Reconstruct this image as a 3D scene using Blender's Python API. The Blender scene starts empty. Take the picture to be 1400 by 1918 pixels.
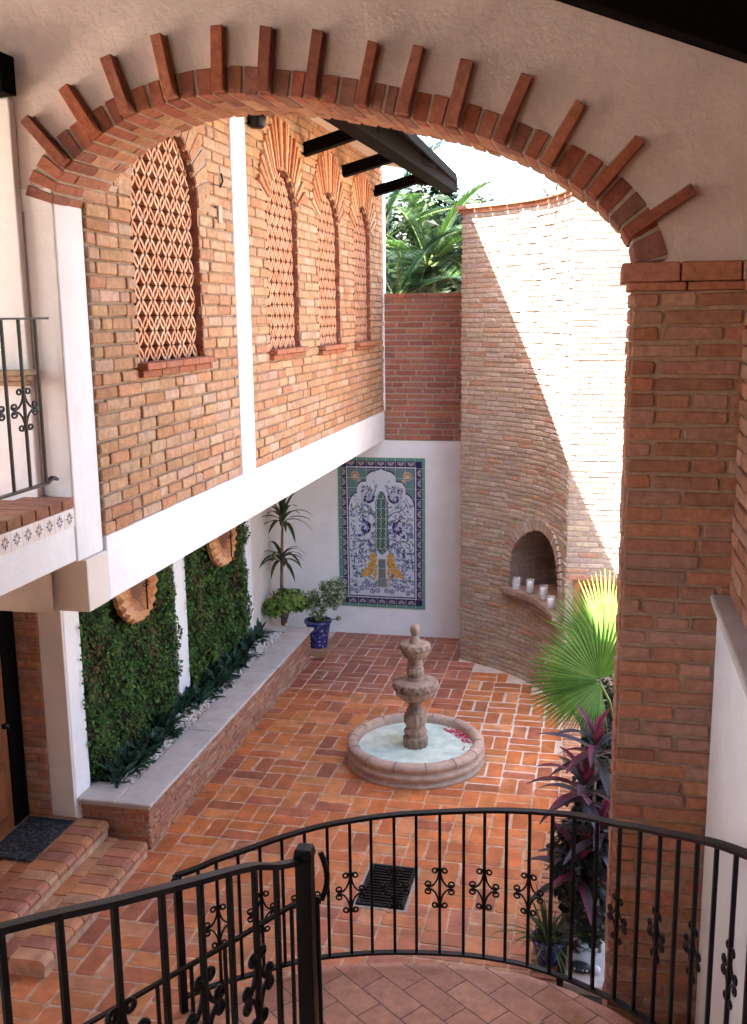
import bpy, math, random
from mathutils import Vector, Matrix
R = math.radians
rng = random.Random(7)
scene = bpy.context.scene
col = scene.collection

# ------------------------------------------------------------------ helpers
def lerp(a, b, t): return a + (b - a) * t
def V(*a): return Vector(a)

class MB:
    """collects faces with a material slot and a colour each; build() links them as ONE mesh object"""
    def __init__(s): s.v = []; s.f = []; s.m = []; s.c = []
    def face(s, pts, m=0, c=(1, 1, 1)):
        n = len(s.v); s.v.extend(tuple(p) for p in pts)
        s.f.append(tuple(range(n, n + len(pts)))); s.m.append(m); s.c.append(c)
    def verts(s, pts):
        n = len(s.v); s.v.extend(tuple(p) for p in pts); return n
    def idx(s, ids, m=0, c=(1, 1, 1)):
        s.f.append(tuple(ids)); s.m.append(m); s.c.append(c)
    def hexa(s, p, m=0, c=(1, 1, 1)):
        """8 corners: bottom ring 0-3 counter-clockwise from above, top ring 4-7"""
        n = s.verts(p)
        for q in ((3, 2, 1, 0), (4, 5, 6, 7), (0, 1, 5, 4), (1, 2, 6, 5), (2, 3, 7, 6), (3, 0, 4, 7)):
            s.idx([n + k for k in q], m, c)
    def box(s, x0, x1, y0, y1, z0, z1, m=0, c=(1, 1, 1)):
        s.hexa([(x0, y0, z0), (x1, y0, z0), (x1, y1, z0), (x0, y1, z0),
                (x0, y0, z1), (x1, y0, z1), (x1, y1, z1), (x0, y1, z1)], m, c)
    def bar(s, a, b, w, h, m=0, c=(1, 1, 1), up=None):
        a, b = Vector(a), Vector(b); d = (b - a).normalized()
        u = Vector(up) if up else (V(0, 0, 1) if abs(d.z) < .9 else V(0, 1, 0))
        r = d.cross(u).normalized(); u = r.cross(d).normalized()
        P = []
        for q in (a, b):
            P += [q - r * w / 2 - u * h / 2, q + r * w / 2 - u * h / 2, q + r * w / 2 + u * h / 2, q - r * w / 2 + u * h / 2]
        n = s.verts(P)
        for q in ((0, 1, 2, 3), (7, 6, 5, 4), (0, 4, 5, 1), (1, 5, 6, 2), (2, 6, 7, 3), (3, 7, 4, 0)):
            s.idx([n + k for k in q], m, c)
    def sweep(s, pts, prof, m=0, c=(1, 1, 1), side=None, scale=None, caps=True):
        """prof: closed 2-D outline (side, up) swept along pts"""
        pts = [Vector(p) for p in pts]; N = len(pts); K = len(prof); n0 = len(s.v); pr = None
        for i, p in enumerate(pts):
            d = (pts[min(i + 1, N - 1)] - pts[max(i - 1, 0)])
            if d.length < 1e-9: d = V(0, 0, 1)
            d.normalize()
            if side is not None:
                r = Vector(side); r = (r - d * r.dot(d)).normalized()
            elif pr is None:
                u = V(0, 0, 1) if abs(d.z) < .95 else V(0, 1, 0); r = d.cross(u).normalized()
            else:
                r = (pr - d * pr.dot(d)).normalized()
            pr = r; u = r.cross(d)
            k = scale[i] if scale else 1
            for (a, b) in prof: s.v.append(tuple(p + r * a * k + u * b * k))
        for i in range(N - 1):
            for j in range(K):
                j2 = (j + 1) % K
                s.idx((n0 + i * K + j, n0 + i * K + j2, n0 + (i + 1) * K + j2, n0 + (i + 1) * K + j), m, c)
        if caps:
            s.idx([n0 + j for j in range(K)][::-1], m, c); s.idx([n0 + (N - 1) * K + j for j in range(K)], m, c)
    def tube(s, pts, r, n=6, m=0, c=(1, 1, 1), scale=None):
        s.sweep(pts, [(r * math.cos(2 * math.pi * k / n), r * math.sin(2 * math.pi * k / n)) for k in range(n)], m, c, scale=scale)
    def lathe(s, prof, o, n=40, m=0, c=(1, 1, 1), flute=None, caps=True):
        """prof: (radius, z); flute(i, angle, radius, z) -> radius"""
        n0 = len(s.v)
        for i, (r, z) in enumerate(prof):
            for k in range(n):
                a = 2 * math.pi * k / n; rr = flute(i, a, r, z) if flute else r
                s.v.append((o[0] + rr * math.cos(a), o[1] + rr * math.sin(a), o[2] + z))
        for i in range(len(prof) - 1):
            for k in range(n):
                k2 = (k + 1) % n
                s.idx((n0 + i * n + k, n0 + i * n + k2, n0 + (i + 1) * n + k2, n0 + (i + 1) * n + k), m, c)
        if caps: s.idx([n0 + k for k in range(n)][::-1], m, c); s.idx([n0 + (len(prof) - 1) * n + k for k in range(n)], m, c)
    def blade(s, base, d, up, L, w, n=5, droop=.6, m=0, c=(1, 1, 1), c2=None, fold=.25, shape=None):
        """a folded leaf blade bending down under its own weight"""
        d = Vector(d).normalized(); up = Vector(up); p = Vector(base); rows = []
        for i in range(n + 1):
            t = i / n; r = d.cross(up)
            if r.length < 1e-4: r = d.cross(V(0, 1, .1))
            r.normalize(); nn = r.cross(d).normalized()
            ww = w * (shape(t) if shape else (math.sin(math.pi * min(.97, t * .88 + .1)) ** .8)) / 2
            rows.append((p - r * ww + nn * ww * fold, p.copy(), p + r * ww + nn * ww * fold))
            p = p + d * (L / n); d = (d + V(0, 0, -droop / n)).normalized()
        n0 = s.verts([q for r_ in rows for q in r_])
        for i in range(n):
            a = n0 + i * 3
            cc = c if c2 is None or (i % 2 == 0) else c
            s.idx((a, a + 1, a + 4, a + 3), m, cc); s.idx((a + 1, a + 2, a + 5, a + 4), m, c2 or cc)
    def leafquad(s, p, nrm, size, c, m=0, asp=.6, spin=None):
        nrm = Vector(nrm).normalized(); a = nrm.orthogonal().normalized(); b = nrm.cross(a)
        t = rng.uniform(0, 6.283) if spin is None else spin
        u = a * math.cos(t) + b * math.sin(t); w = nrm.cross(u); p = Vector(p)
        s.face([p - u * size * .5, p - u * size * .05 + w * size * asp * .5 - nrm * size * .08, p + u * size * .5,
                p - u * size * .05 - w * size * asp * .5 - nrm * size * .08], m, c)
    def build(s, name, mats, parent=None, smooth=False, bevel=0, autosmooth=None):
        me = bpy.data.meshes.new(name)
        o3 = parent_world(parent) if parent else V(0, 0, 0)
        me.from_pydata([(a - o3.x, b - o3.y, c - o3.z) for a, b, c in s.v], [], s.f)
        for mm in (mats if isinstance(mats, (list, tuple)) else [mats]): me.materials.append(mm)
        me.polygons.foreach_set('material_index', s.m)
        at = me.attributes.new('bc', 'FLOAT_COLOR', 'FACE')
        flat = []
        for c in s.c: flat += [c[0], c[1], c[2], 1.0]
        at.data.foreach_set('color', flat)
        if smooth: me.polygons.foreach_set('use_smooth', [True] * len(me.polygons))
        me.update()
        ob = bpy.data.objects.new(name, me); col.objects.link(ob)
        if parent: ob.parent = parent
        if bevel:
            md = ob.modifiers.new('edge', 'BEVEL'); md.width = bevel; md.segments = 2; md.limit_method = 'ANGLE'; md.angle_limit = R(40)
        return ob

def parent_world(p):
    o = V(0, 0, 0)
    while p is not None: o += p.location; p = p.parent
    return o
def tag(o, label=None, cat=None, group=None, kind=None):
    if label: o['label'] = label
    if cat: o['category'] = cat
    if group: o['group'] = group
    if kind: o['kind'] = kind
    return o
def thing(name, label, cat, loc=(0, 0, 0), group=None):
    o = bpy.data.objects.new(name, None); o.empty_display_size = .1; o.location = loc; col.objects.link(o)
    return tag(o, label, cat, group)
def dup(root, loc, rz=0, sc=1, label=None):
    c = root.copy(); col.objects.link(c); c.location = loc; c.rotation_euler = (0, 0, rz); c.scale = (sc, sc, sc)
    if label: c['label'] = label
    for ch in list(root.children):
        d = ch.copy(); col.objects.link(d); d.parent = c
        for g in list(ch.children):
            e = g.copy(); col.objects.link(e); e.parent = d
    return c
def catmull(pts, n=10):
    pts = [Vector(p) for p in pts]; pts = [2 * pts[0] - pts[1]] + pts + [2 * pts[-1] - pts[-2]]; o = []
    for i in range(1, len(pts) - 2):
        a, b, c, d = pts[i - 1:i + 3]
        for k in range(n):
            t = k / n
            o.append(.5 * ((2 * b) + (c - a) * t + (2 * a - 5 * b + 4 * c - d) * t * t + (3 * b - a - 3 * c + d) * t ** 3))
    o.append(pts[-2]); return o
class Path:
    """2-D polyline by arc length, with outward normals"""
    def __init__(s, pts, flip=1):
        s.p = [Vector((p[0], p[1])) for p in pts]; s.s = [0]; s.flip = flip
        for a, b in zip(s.p, s.p[1:]): s.s.append(s.s[-1] + (b - a).length)
        s.L = s.s[-1]
    def at(s, u):
        i = 0
        while i < len(s.s) - 2 and s.s[i + 1] < u: i += 1
        k = (u - s.s[i]) / max(1e-9, s.s[i + 1] - s.s[i]); return s.p[i].lerp(s.p[i + 1], k) if 0 <= k <= 1 else s.p[i] + (s.p[i + 1] - s.p[i]) * k
    def nrm(s, u, e=.04):
        d = (s.at(u + e) - s.at(u - e)).normalized(); return Vector((-d.y, d.x)) * s.flip
    def near(s, q):
        q = Vector(q); return min((k * s.L / 400 for k in range(401)), key=lambda u: (s.at(u) - q).length)

# ------------------------------------------------------------------ materials
def new_mat(name):
    m = bpy.data.materials.new(name); m.use_nodes = True; nt = m.node_tree; nt.nodes.clear()
    out = nt.nodes.new('ShaderNodeOutputMaterial'); b = nt.nodes.new('ShaderNodeBsdfPrincipled')
    nt.links.new(b.outputs[0], out.inputs[0]); return m, nt, b, out
def N(nt, t, **kw):
    n = nt.nodes.new(t)
    for k, v in kw.items():
        if k.startswith('i_'): n.inputs[k[2:]].default_value = v
        else: setattr(n, k, v)
    return n
def mat(name, base=None, rough=.8, var=.25, vs=6, bump=.3, bs=40, spec=.3, metal=0, stain=None, ss=1.2, st=(.5, .7), trans=0, bdist=.01, tint=None, tint2=None):
    """base None: colour comes from the faces' own 'bc' attribute. var: fine mottling, stain: patches with an outline of their own"""
    m, nt, b, out = new_mat(name); L = nt.links.new
    pos = N(nt, 'ShaderNodeNewGeometry').outputs['Position']
    if base is None:
        at = N(nt, 'ShaderNodeAttribute', attribute_name='bc'); c = at.outputs['Color']
    else:
        rgb = N(nt, 'ShaderNodeRGB'); rgb.outputs[0].default_value = (*base, 1); c = rgb.outputs[0]
    n1 = N(nt, 'ShaderNodeTexNoise'); n1.inputs['Scale'].default_value = vs; n1.inputs['Detail'].default_value = 6; n1.inputs['Roughness'].default_value = .65
    L(pos, n1.inputs['Vector'])
    mr = N(nt, 'ShaderNodeMapRange'); mr.inputs[1].default_value = .25; mr.inputs[2].default_value = .75
    mr.inputs[3].default_value = 1 - var; mr.inputs[4].default_value = 1 + var; L(n1.outputs[0], mr.inputs[0])
    mx = N(nt, 'ShaderNodeVectorMath', operation='SCALE'); L(c, mx.inputs[0]); L(mr.outputs[0], mx.inputs['Scale']); c = mx.outputs[0]
    if stain:
        n2 = N(nt, 'ShaderNodeTexNoise'); n2.inputs['Scale'].default_value = ss; n2.inputs['Detail'].default_value = 8; n2.inputs['Roughness'].default_value = .7
        L(pos, n2.inputs['Vector'])
        m2 = N(nt, 'ShaderNodeMapRange'); m2.inputs[1].default_value = st[0]; m2.inputs[2].default_value = st[1]; L(n2.outputs[0], m2.inputs[0])
        mix = N(nt, 'ShaderNodeMix', data_type='RGBA'); L(m2.outputs[0], mix.inputs['Factor']); L(c, mix.inputs['A']); mix.inputs['B'].default_value = (*stain, 1); c = mix.outputs['Result']
    L(c, b.inputs['Base Color'])
    b.inputs['Roughness'].default_value = rough; b.inputs['Metallic'].default_value = metal
    b.inputs['Specular IOR Level'].default_value = spec
    if bump:
        n3 = N(nt, 'ShaderNodeTexNoise'); n3.inputs['Scale'].default_value = bs; n3.inputs['Detail'].default_value = 10; n3.inputs['Roughness'].default_value = .72; L(pos, n3.inputs['Vector'])
        bp = N(nt, 'ShaderNodeBump'); bp.inputs['Strength'].default_value = bump; bp.inputs['Distance'].default_value = bdist
        L(n3.outputs[0], bp.inputs['Height']); L(bp.outputs[0], b.inputs['Normal'])
    if trans:
        tr = N(nt, 'ShaderNodeBsdfTranslucent'); L(c, tr.inputs['Color'])
        ms = N(nt, 'ShaderNodeMixShader'); ms.inputs[0].default_value = trans
        L(b.outputs[0], ms.inputs[1]); L(tr.outputs[0], ms.inputs[2]); L(ms.outputs[0], out.inputs[0])
    return m

M = {}
M['brick'] = mat('brick', None, .9, .34, 22, .9, 38, .15, stain=(.50, .40, .31), ss=4.5, st=(.62, .86), bdist=.012)
M['mortar'] = mat('mortar', (.40, .33, .26), .95, .25, 20, .5, 80, .1)
M['mortar_house'] = mat('house_mortar', (.36, .26, .18), .95, .25, 20, .5, 80, .1)
M['mortar_dark'] = mat('mortar_dark', (.40, .27, .18), .95, .3, 20, .5, 80, .1)
M['mortar_pale'] = mat('mortar_pale', (.55, .46, .40), .95, .25, 20, .4, 80, .1)
M['plaster'] = mat('white_plaster', (.83, .825, .82), .85, .07, 2.5, .45, 9, .2, stain=(.66, .63, .60), ss=2.2, st=(.55, .9), bdist=.02)
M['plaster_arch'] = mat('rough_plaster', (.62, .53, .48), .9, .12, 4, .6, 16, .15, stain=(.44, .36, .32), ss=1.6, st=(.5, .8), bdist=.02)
M['plaster_cream'] = mat('cream_plaster', (.74, .66, .58), .9, .06, 4, .3, 16, .15)
M['stone'] = mat('carved_stone', (.35, .235, .17), .85, .4, 18, .8, 55, .2, stain=(.12, .085, .065), ss=9, st=(.5, .68), bdist=.015)
M['coping'] = mat('grey_stone', (.52, .465, .425), .7, .15, 7, .3, 60, .3, stain=(.38, .335, .30), ss=3, st=(.5, .75))
M['iron'] = mat('black_iron', (.006, .0055, .006), .35, .3, 30, .3, 90, .22, stain=(.035, .017, .011), ss=9, st=(.62, .8))
M['wood_dark'] = mat('dark_wood', (.0032, .0019, .0016), .75, .4, 14, .3, 50, .04)
M['wood'] = mat('varnished_wood', None, .4, .35, 10, .2, 50, .4)
M['tile_floor'] = mat('floor_brick', None, .4, .42, 5, .45, 26, .4, stain=(.62, .42, .29), ss=2.2, st=(.58, .86))
M['leaf'] = mat('leaf', None, .5, .25, 12, 0, 1, .35, trans=.25)
M['leaf_matte'] = mat('matte_leaf', None, .75, .3, 12, 0, 1, .15, trans=.2)
M['bark'] = mat('bark', (.20, .15, .11), .9, .4, 14, .6, 30, .1)
M['soil'] = mat('soil', (.045, .032, .024), .95, .4, 12, .8, 40, .1)
M['terracotta'] = mat('terracotta', None, .85, .25, 14, .3, 50, .15)
M['paint'] = mat('painted', None, .45, .1, 14, .1, 50, .4)
M['pebble'] = mat('pebble', None, .7, .15, 40, .1, 100, .3)
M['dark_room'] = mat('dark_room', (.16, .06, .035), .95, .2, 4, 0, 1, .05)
M['glaze'] = mat('blue_glaze', (.03, .035, .16), .2, .2, 12, .1, 40, .5, stain=(.35, .36, .45), ss=22, st=(.57, .62))
M['copper'] = mat('copper_scallop', None, .5, .3, 20, .2, 60, .4, metal=.0)
M['rubber'] = mat('rubber_mat', (.02, .022, .025), .7, .5, 60, .8, 90, .3, stain=(.10, .11, .115), ss=30, st=(.52, .6), bdist=.006)

def brickcols(kind):
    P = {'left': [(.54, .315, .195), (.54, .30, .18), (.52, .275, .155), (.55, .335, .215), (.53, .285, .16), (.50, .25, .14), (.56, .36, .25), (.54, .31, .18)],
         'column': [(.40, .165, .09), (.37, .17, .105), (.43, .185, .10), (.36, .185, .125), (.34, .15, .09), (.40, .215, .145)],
         'tower': [(.43, .325, .25), (.40, .30, .235), (.45, .35, .27), (.42, .31, .25), (.44, .33, .235), (.39, .30, .245), (.45, .355, .285), (.41, .29, .22), (.43, .25, .165)],
         'niche_dark': [(.23, .165, .13), (.20, .14, .11), (.25, .18, .15), (.22, .15, .12)],  # darker, browner version of the tower bricks, for the niche
         'mural': [(.33, .13, .09), (.30, .12, .085), (.36, .16, .11), (.29, .13, .10), (.34, .14, .085)],
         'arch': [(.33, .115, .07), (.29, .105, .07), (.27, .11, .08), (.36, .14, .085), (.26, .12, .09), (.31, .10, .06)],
         'planter': [(.42, .20, .125), (.38, .18, .11), (.45, .25, .16), (.36, .16, .10), (.44, .21, .12)],
         'floor': [(.50, .16, .05), (.53, .175, .055), (.47, .14, .045), (.52, .155, .045), (.54, .20, .075), (.44, .125, .045), (.38, .115, .05)],
         'back': [(.36, .115, .06), (.34, .105, .06), (.39, .125, .06), (.31, .095, .055), (.40, .14, .08)]}[kind]
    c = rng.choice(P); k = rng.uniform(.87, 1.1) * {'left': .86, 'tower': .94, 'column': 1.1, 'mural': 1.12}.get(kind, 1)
    if kind == 'left': c = (c[0], c[1] * 1.04, c[2] * 1.02)
    return tuple(min(.8, x * k * rng.uniform(.96, 1.04)) for x in c)

# ------------------------------------------------------------------ bricks
def brick(mb, Mp, u0, u1, v0, v1, d, c, m=0, bev=.006, jit=.0042, w0=-.01, corner=.008):
    j = lambda: rng.uniform(-jit, jit); k = corner
    ring = [(u0 + k, v0), (u1 - k, v0), (u1, v0 + k), (u1, v1 - k), (u1 - k, v1), (u0 + k, v1), (u0, v1 - k), (u0, v0 + k)]
    ring = [(a + j(), b + j()) for a, b in ring]; cu, cv = (u0 + u1) / 2, (v0 + v1) / 2
    ins = [(a + (bev if a < cu else -bev), b + (bev if b < cv else -bev)) for a, b in ring]
    tl, tr = rng.uniform(-.003, .003), rng.uniform(-.003, .003)
    n = mb.verts([Mp(a, b, w0) for a, b in ring] + [Mp(a, b, d - bev + (tl if a < cu else tr)) for a, b in ring] + [Mp(a, b, d + (tl if a < cu else tr)) for a, b in ins])
    mb.idx([n + 16 + q for q in range(8)], m, c)
    for q in range(8):
        q2 = (q + 1) % 8
        mb.idx((n + q, n + q2, n + 8 + q2, n + 8 + q), m, c); mb.idx((n + 8 + q, n + 8 + q2, n + 16 + q2, n + 16 + q), m, c)

def cut(segs, a, b):
    o = []
    for p, q in segs:
        if b <= p or a >= q: o.append((p, q)); continue
        if a > p: o.append((p, a))
        if b < q: o.append((b, q))
    return o
def bricks(mb, Mp, u0, u1, v0, v1, bl, bh, gap, depth, kind, openf=None, mi=0, mm=1, step=None, jd=.004, vary=0, bev=.006, half=.12):
    row = 0; v = v0; nrow = max(1, round((v1 - v0) / (bh + gap))); hh = (v1 - v0) / nrow
    for row in range(nrow):
        a, b = v0 + row * hh, v0 + (row + 1) * hh; segs = [(u0, u1)]
        if openf:
            for p, q in openf((a + b) / 2, a, b): segs = cut(segs, p, q)
        for p, q in segs:                                     # mortar bed
            n = max(1, int((q - p) / step)) if step else 1
            for k in range(n):
                x0, x1 = lerp(p, q, k / n), lerp(p, q, (k + 1) / n)
                mb.face([Mp(x0, a, 0), Mp(x1, a, 0), Mp(x1, b, 0), Mp(x0, b, 0)], mm, (.5, .5, .5))
        u = u0 - (bl * .5 if row % 2 else 0) - rng.uniform(0, .05)
        while u < u1:
            L_ = bl * (rng.uniform(1 - vary, 1 + vary)) if vary else bl
            if vary and rng.random() < half: L_ = bl * .5
            x0, x1 = u + gap / 2, u + L_ - gap / 2 + rng.uniform(-.004, .004)
            for p, q in segs:
                s0, s1 = max(x0, p + .002), min(x1, q - .002)
                if s1 - s0 > .035:
                    c = brickcols(kind)
                    brick(mb, Mp, s0, s1, a + gap / 2 + rng.uniform(-.002, .002), b - gap / 2 + rng.uniform(-.002, .002), depth + rng.uniform(-jd, jd), c, mi, bev=bev)
            u += L_
def plane_map(o, U, Vv, Nn):
    o, U, Vv, Nn = Vector(o), Vector(U), Vector(Vv), Vector(Nn)
    return lambda u, v, w: o + U * u + Vv * v + Nn * w

XW = -3.04      # face of the brick house
YM = 14.23      # face of the mural wall
YA = 5.40       # front of the arch wall
YB = 5.98       # back of the arch wall
YP = 5.73       # where the white pier gives way to brick
BEAM0, BEAM1 = 2.93, 3.35

# ------------------------------------------------------------------ ground and courtyard floor
g = MB(); g.face([(-300, -300, -.06), (300, -300, -.06), (300, 300, -.06), (-300, 300, -.06)])
tag(g.build('ground', mat('ground', (.16, .12, .09), .95, .3, 1, .3, 10)), kind='structure')

BED = catmull([(-.33, 11.60), (-.29, 10.7), (-.275, 9.6), (-.31, 8.75), (-.36, 7.9), (-.37, 7.3), (-.37, 6.5), (-.36, 5.75)], 8)
def bedx(y):
    for a, b in zip(BED, BED[1:]):
        if b.y <= y <= a.y: return lerp(b.x, a.x, (y - b.y) / max(1e-6, a.y - b.y))
    return -.33 if y > 11 else -.36
WALLC = catmull([(-1.79, 13.37), (-1.35, 13.10), (-1.0, 12.83), (-.7, 12.5), (-.47, 12.05), (-.33, 11.6)], 12)
def wallx(y):      # where the curved wall stands at this depth
    if y > 13.37: return -1.79
    for a, b in zip(WALLC, WALLC[1:]):
        if b.y <= y <= a.y: return lerp(b.x, a.x, (y - b.y) / max(1e-6, a.y - b.y))
    return bedx(y)
fl = MB(); cell = .345
FM = plane_map((0, 0, 0), (1, 0, 0), (0, 1, 0), (0, 0, 1))
def zone(x, y):
    if y > 11.85 and x < -1.72: return 'back'
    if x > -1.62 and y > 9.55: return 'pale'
    return 'main'
xs = [-6.4 + cell * k for k in range(20)]
ny = int((YM - 1.5) / cell) + 1
for i, x in enumerate(xs):
    for j in range(ny):
        y = 1.5 + cell * j
        if (x > -.05) or (x + cell < -3.84 and y > 7.6) or (x < -3.95 and y < 5.5 and x < -5.2): continue
        z = zone(x + .14, y + .14); mor = {'back': .016, 'pale': .028, 'main': .017 if rng.random() < .8 else .03}[z]
        horiz = (i + j) % 2 == 0
        for h in (0, 1):
            if horiz: r = [x, x + cell, y + h * cell / 2, y + (h + 1) * cell / 2]; g0, g1 = (.009, mor * .45)
            else: r = [x + h * cell / 2, x + (h + 1) * cell / 2, y, y + cell]; g0, g1 = (mor * .85, .009)
            lim = min(wallx(r[2]), wallx(r[3])) - .01
            r[1] = min(r[1], lim)
            if y > 7.6: r[0] = max(r[0], -3.85)
            if r[1] - r[0] < .06: continue
            c = brickcols('back' if z == 'back' else 'floor')
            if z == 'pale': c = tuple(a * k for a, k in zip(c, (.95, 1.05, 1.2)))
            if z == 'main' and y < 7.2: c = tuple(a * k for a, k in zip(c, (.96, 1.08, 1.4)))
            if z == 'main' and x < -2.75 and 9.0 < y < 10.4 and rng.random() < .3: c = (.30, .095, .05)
            brick(fl, FM, r[0] + g0 / 2, r[1] - g0 / 2, r[2] + g1, r[3] - g1, .004 + rng.uniform(-.0012, .0012), c, 0, bev=.004, jit=.006, corner=.014, w0=-.012)
def fq(x0, x1, y0, y1, m): fl.face([(x0, y0, 0), (x1, y0, 0), (x1, y1, 0), (x0, y1, 0)], m, (.5, .4, .3))
fq(-6.4, 1.6, 1.2, 9.55, 1); fq(-6.4, -1.62, 9.55, 11.85, 1); fq(-1.62, 1.6, 9.55, 11.85, 2); fq(-6.4, -1.72, 11.85, YM + .3, 2); fq(-1.72, 1.6, 11.85, YM + .3, 2)
M['mortar_floor'] = mat('floor_mortar', (.49, .31, .205), .8, .5, 10, .3, 60, .2)
M['mortar_floor_pale'] = mat('floor_mortar_pale', (.60, .48, .39), .8, .2, 10, .3, 60, .2)
tag(fl.build('courtyard_floor', [M['tile_floor'], M['mortar_floor'], M['mortar_floor_pale']]), kind='structure')

# planting bed along the right side
bd = MB(); prev = None
for p in BED:
    if prev is not None: bd.face([(prev.x + .18, prev.y, .05), (1.6, prev.y, .05), (1.6, p.y, .05), (p.x + .18, p.y, .05)][::-1], 0)
    prev = p
tag(bd.build('planting_bed', M['soil']), kind='structure')
be = MB(); bp_ = Path([(p.x, p.y) for p in BED], 1); u = 0
while u < bp_.L - .06:
    a, b = bp_.at(u + .008), bp_.at(u + .062); n1, n2 = bp_.nrm(u), bp_.nrm(u + .07)
    n1 = Vector((abs(n1.x), n1.y if n1.x > 0 else -n1.y)); n2 = Vector((abs(n2.x), n2.y if n2.x > 0 else -n2.y))
    z = .085 + rng.uniform(-.006, .006); q = [a, b, b + n2 * .19, a + n1 * .19]
    be.hexa([(p.x, p.y, 0) for p in q[::-1]] + [(p.x, p.y, z) for p in q[::-1]], 0, brickcols('planter')); u += .07
for k in range(60):
    a, b = bp_.at(bp_.L * k / 60), bp_.at(bp_.L * (k + 1) / 60)
    be.hexa([(b.x + .006, b.y, 0), (b.x + .18, b.y, 0), (a.x + .18, a.y, 0), (a.x + .006, a.y, 0), (b.x + .006, b.y, .07), (b.x + .18, b.y, .07), (a.x + .18, a.y, .07), (a.x + .006, a.y, .07)], 1, (.6, .5, .45))
tag(be.build('bed_edging', [M['brick'], M['mortar_pale']], bevel=.006), 'curved edging of small red bricks around the planting bed', 'edging')

# ------------------------------------------------------------------ brick house on the left
house = thing('brick_house', 'two storey house with white framed brick wall and lattice windows', 'house', (XW, 10, 0))
def HM(u, v, w): return V(XW + w, u, v)      # u along y, v up, w out of the wall
WIN = [(6.36, 7.50, 4.40, 5.50), (9.16, 10.11, 4.39, 5.60), (10.87, 11.80, 4.37, 5.58), (12.52, 13.42, 4.36, 5.60)]   # y0, y1, sill, spring
def half_at(w, v, grow=0):
    y0, y1, zs, zp = w; r = (y1 - y0) / 2 + grow
    if v < zs: return None
    if v <= zp: return r
    t = v - zp; k = 1.0
    return math.sqrt(max(0, r * r - t * t)) if t < r else None
def openf(vm, a, b):
    o = []
    for w in WIN:
        yc = (w[0] + w[1]) / 2
        h = half_at(w, vm)
        if h: o.append((yc - h, yc + h))
    return o
for (a, b) in ((YP, 8.25), (8.60, 14.20)):
    mb = MB(); bricks(mb, HM, a, b, BEAM1, 6.74, .285, .070, .015, .022, 'left', openf, vary=.14, jd=.007)
    mb.build('brick_wall', [M['brick'], M['mortar_house']], house)
fr = MB()
fr.box(-4.7, XW + .022, YP + .002, 14.225, BEAM0, BEAM1)                         # floor beam with the slab behind it
fr.build('floor_beam', M['plaster'], house, bevel=.012)
fr = MB(); fr.box(XW - .2, XW + .032, 8.25, 8.60, BEAM1, 6.74); fr.build('pilaster', M['plaster'], house, bevel=.012)
fr = MB(); fr.box(XW - .2, XW + .034, 14.20, 14.36, BEAM1 + .002, 6.66); fr.build('pilaster', M['plaster'], house, bevel=.012)
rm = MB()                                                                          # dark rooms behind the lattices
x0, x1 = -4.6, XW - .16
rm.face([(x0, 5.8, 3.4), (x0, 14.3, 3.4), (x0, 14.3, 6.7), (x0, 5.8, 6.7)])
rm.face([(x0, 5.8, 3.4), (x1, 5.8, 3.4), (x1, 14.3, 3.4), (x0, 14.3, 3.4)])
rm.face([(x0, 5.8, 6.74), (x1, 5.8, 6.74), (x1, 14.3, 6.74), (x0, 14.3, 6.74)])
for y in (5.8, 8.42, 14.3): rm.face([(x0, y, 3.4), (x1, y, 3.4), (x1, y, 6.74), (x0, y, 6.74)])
rm.build('inner_room', M['dark_room'], house)

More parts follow.
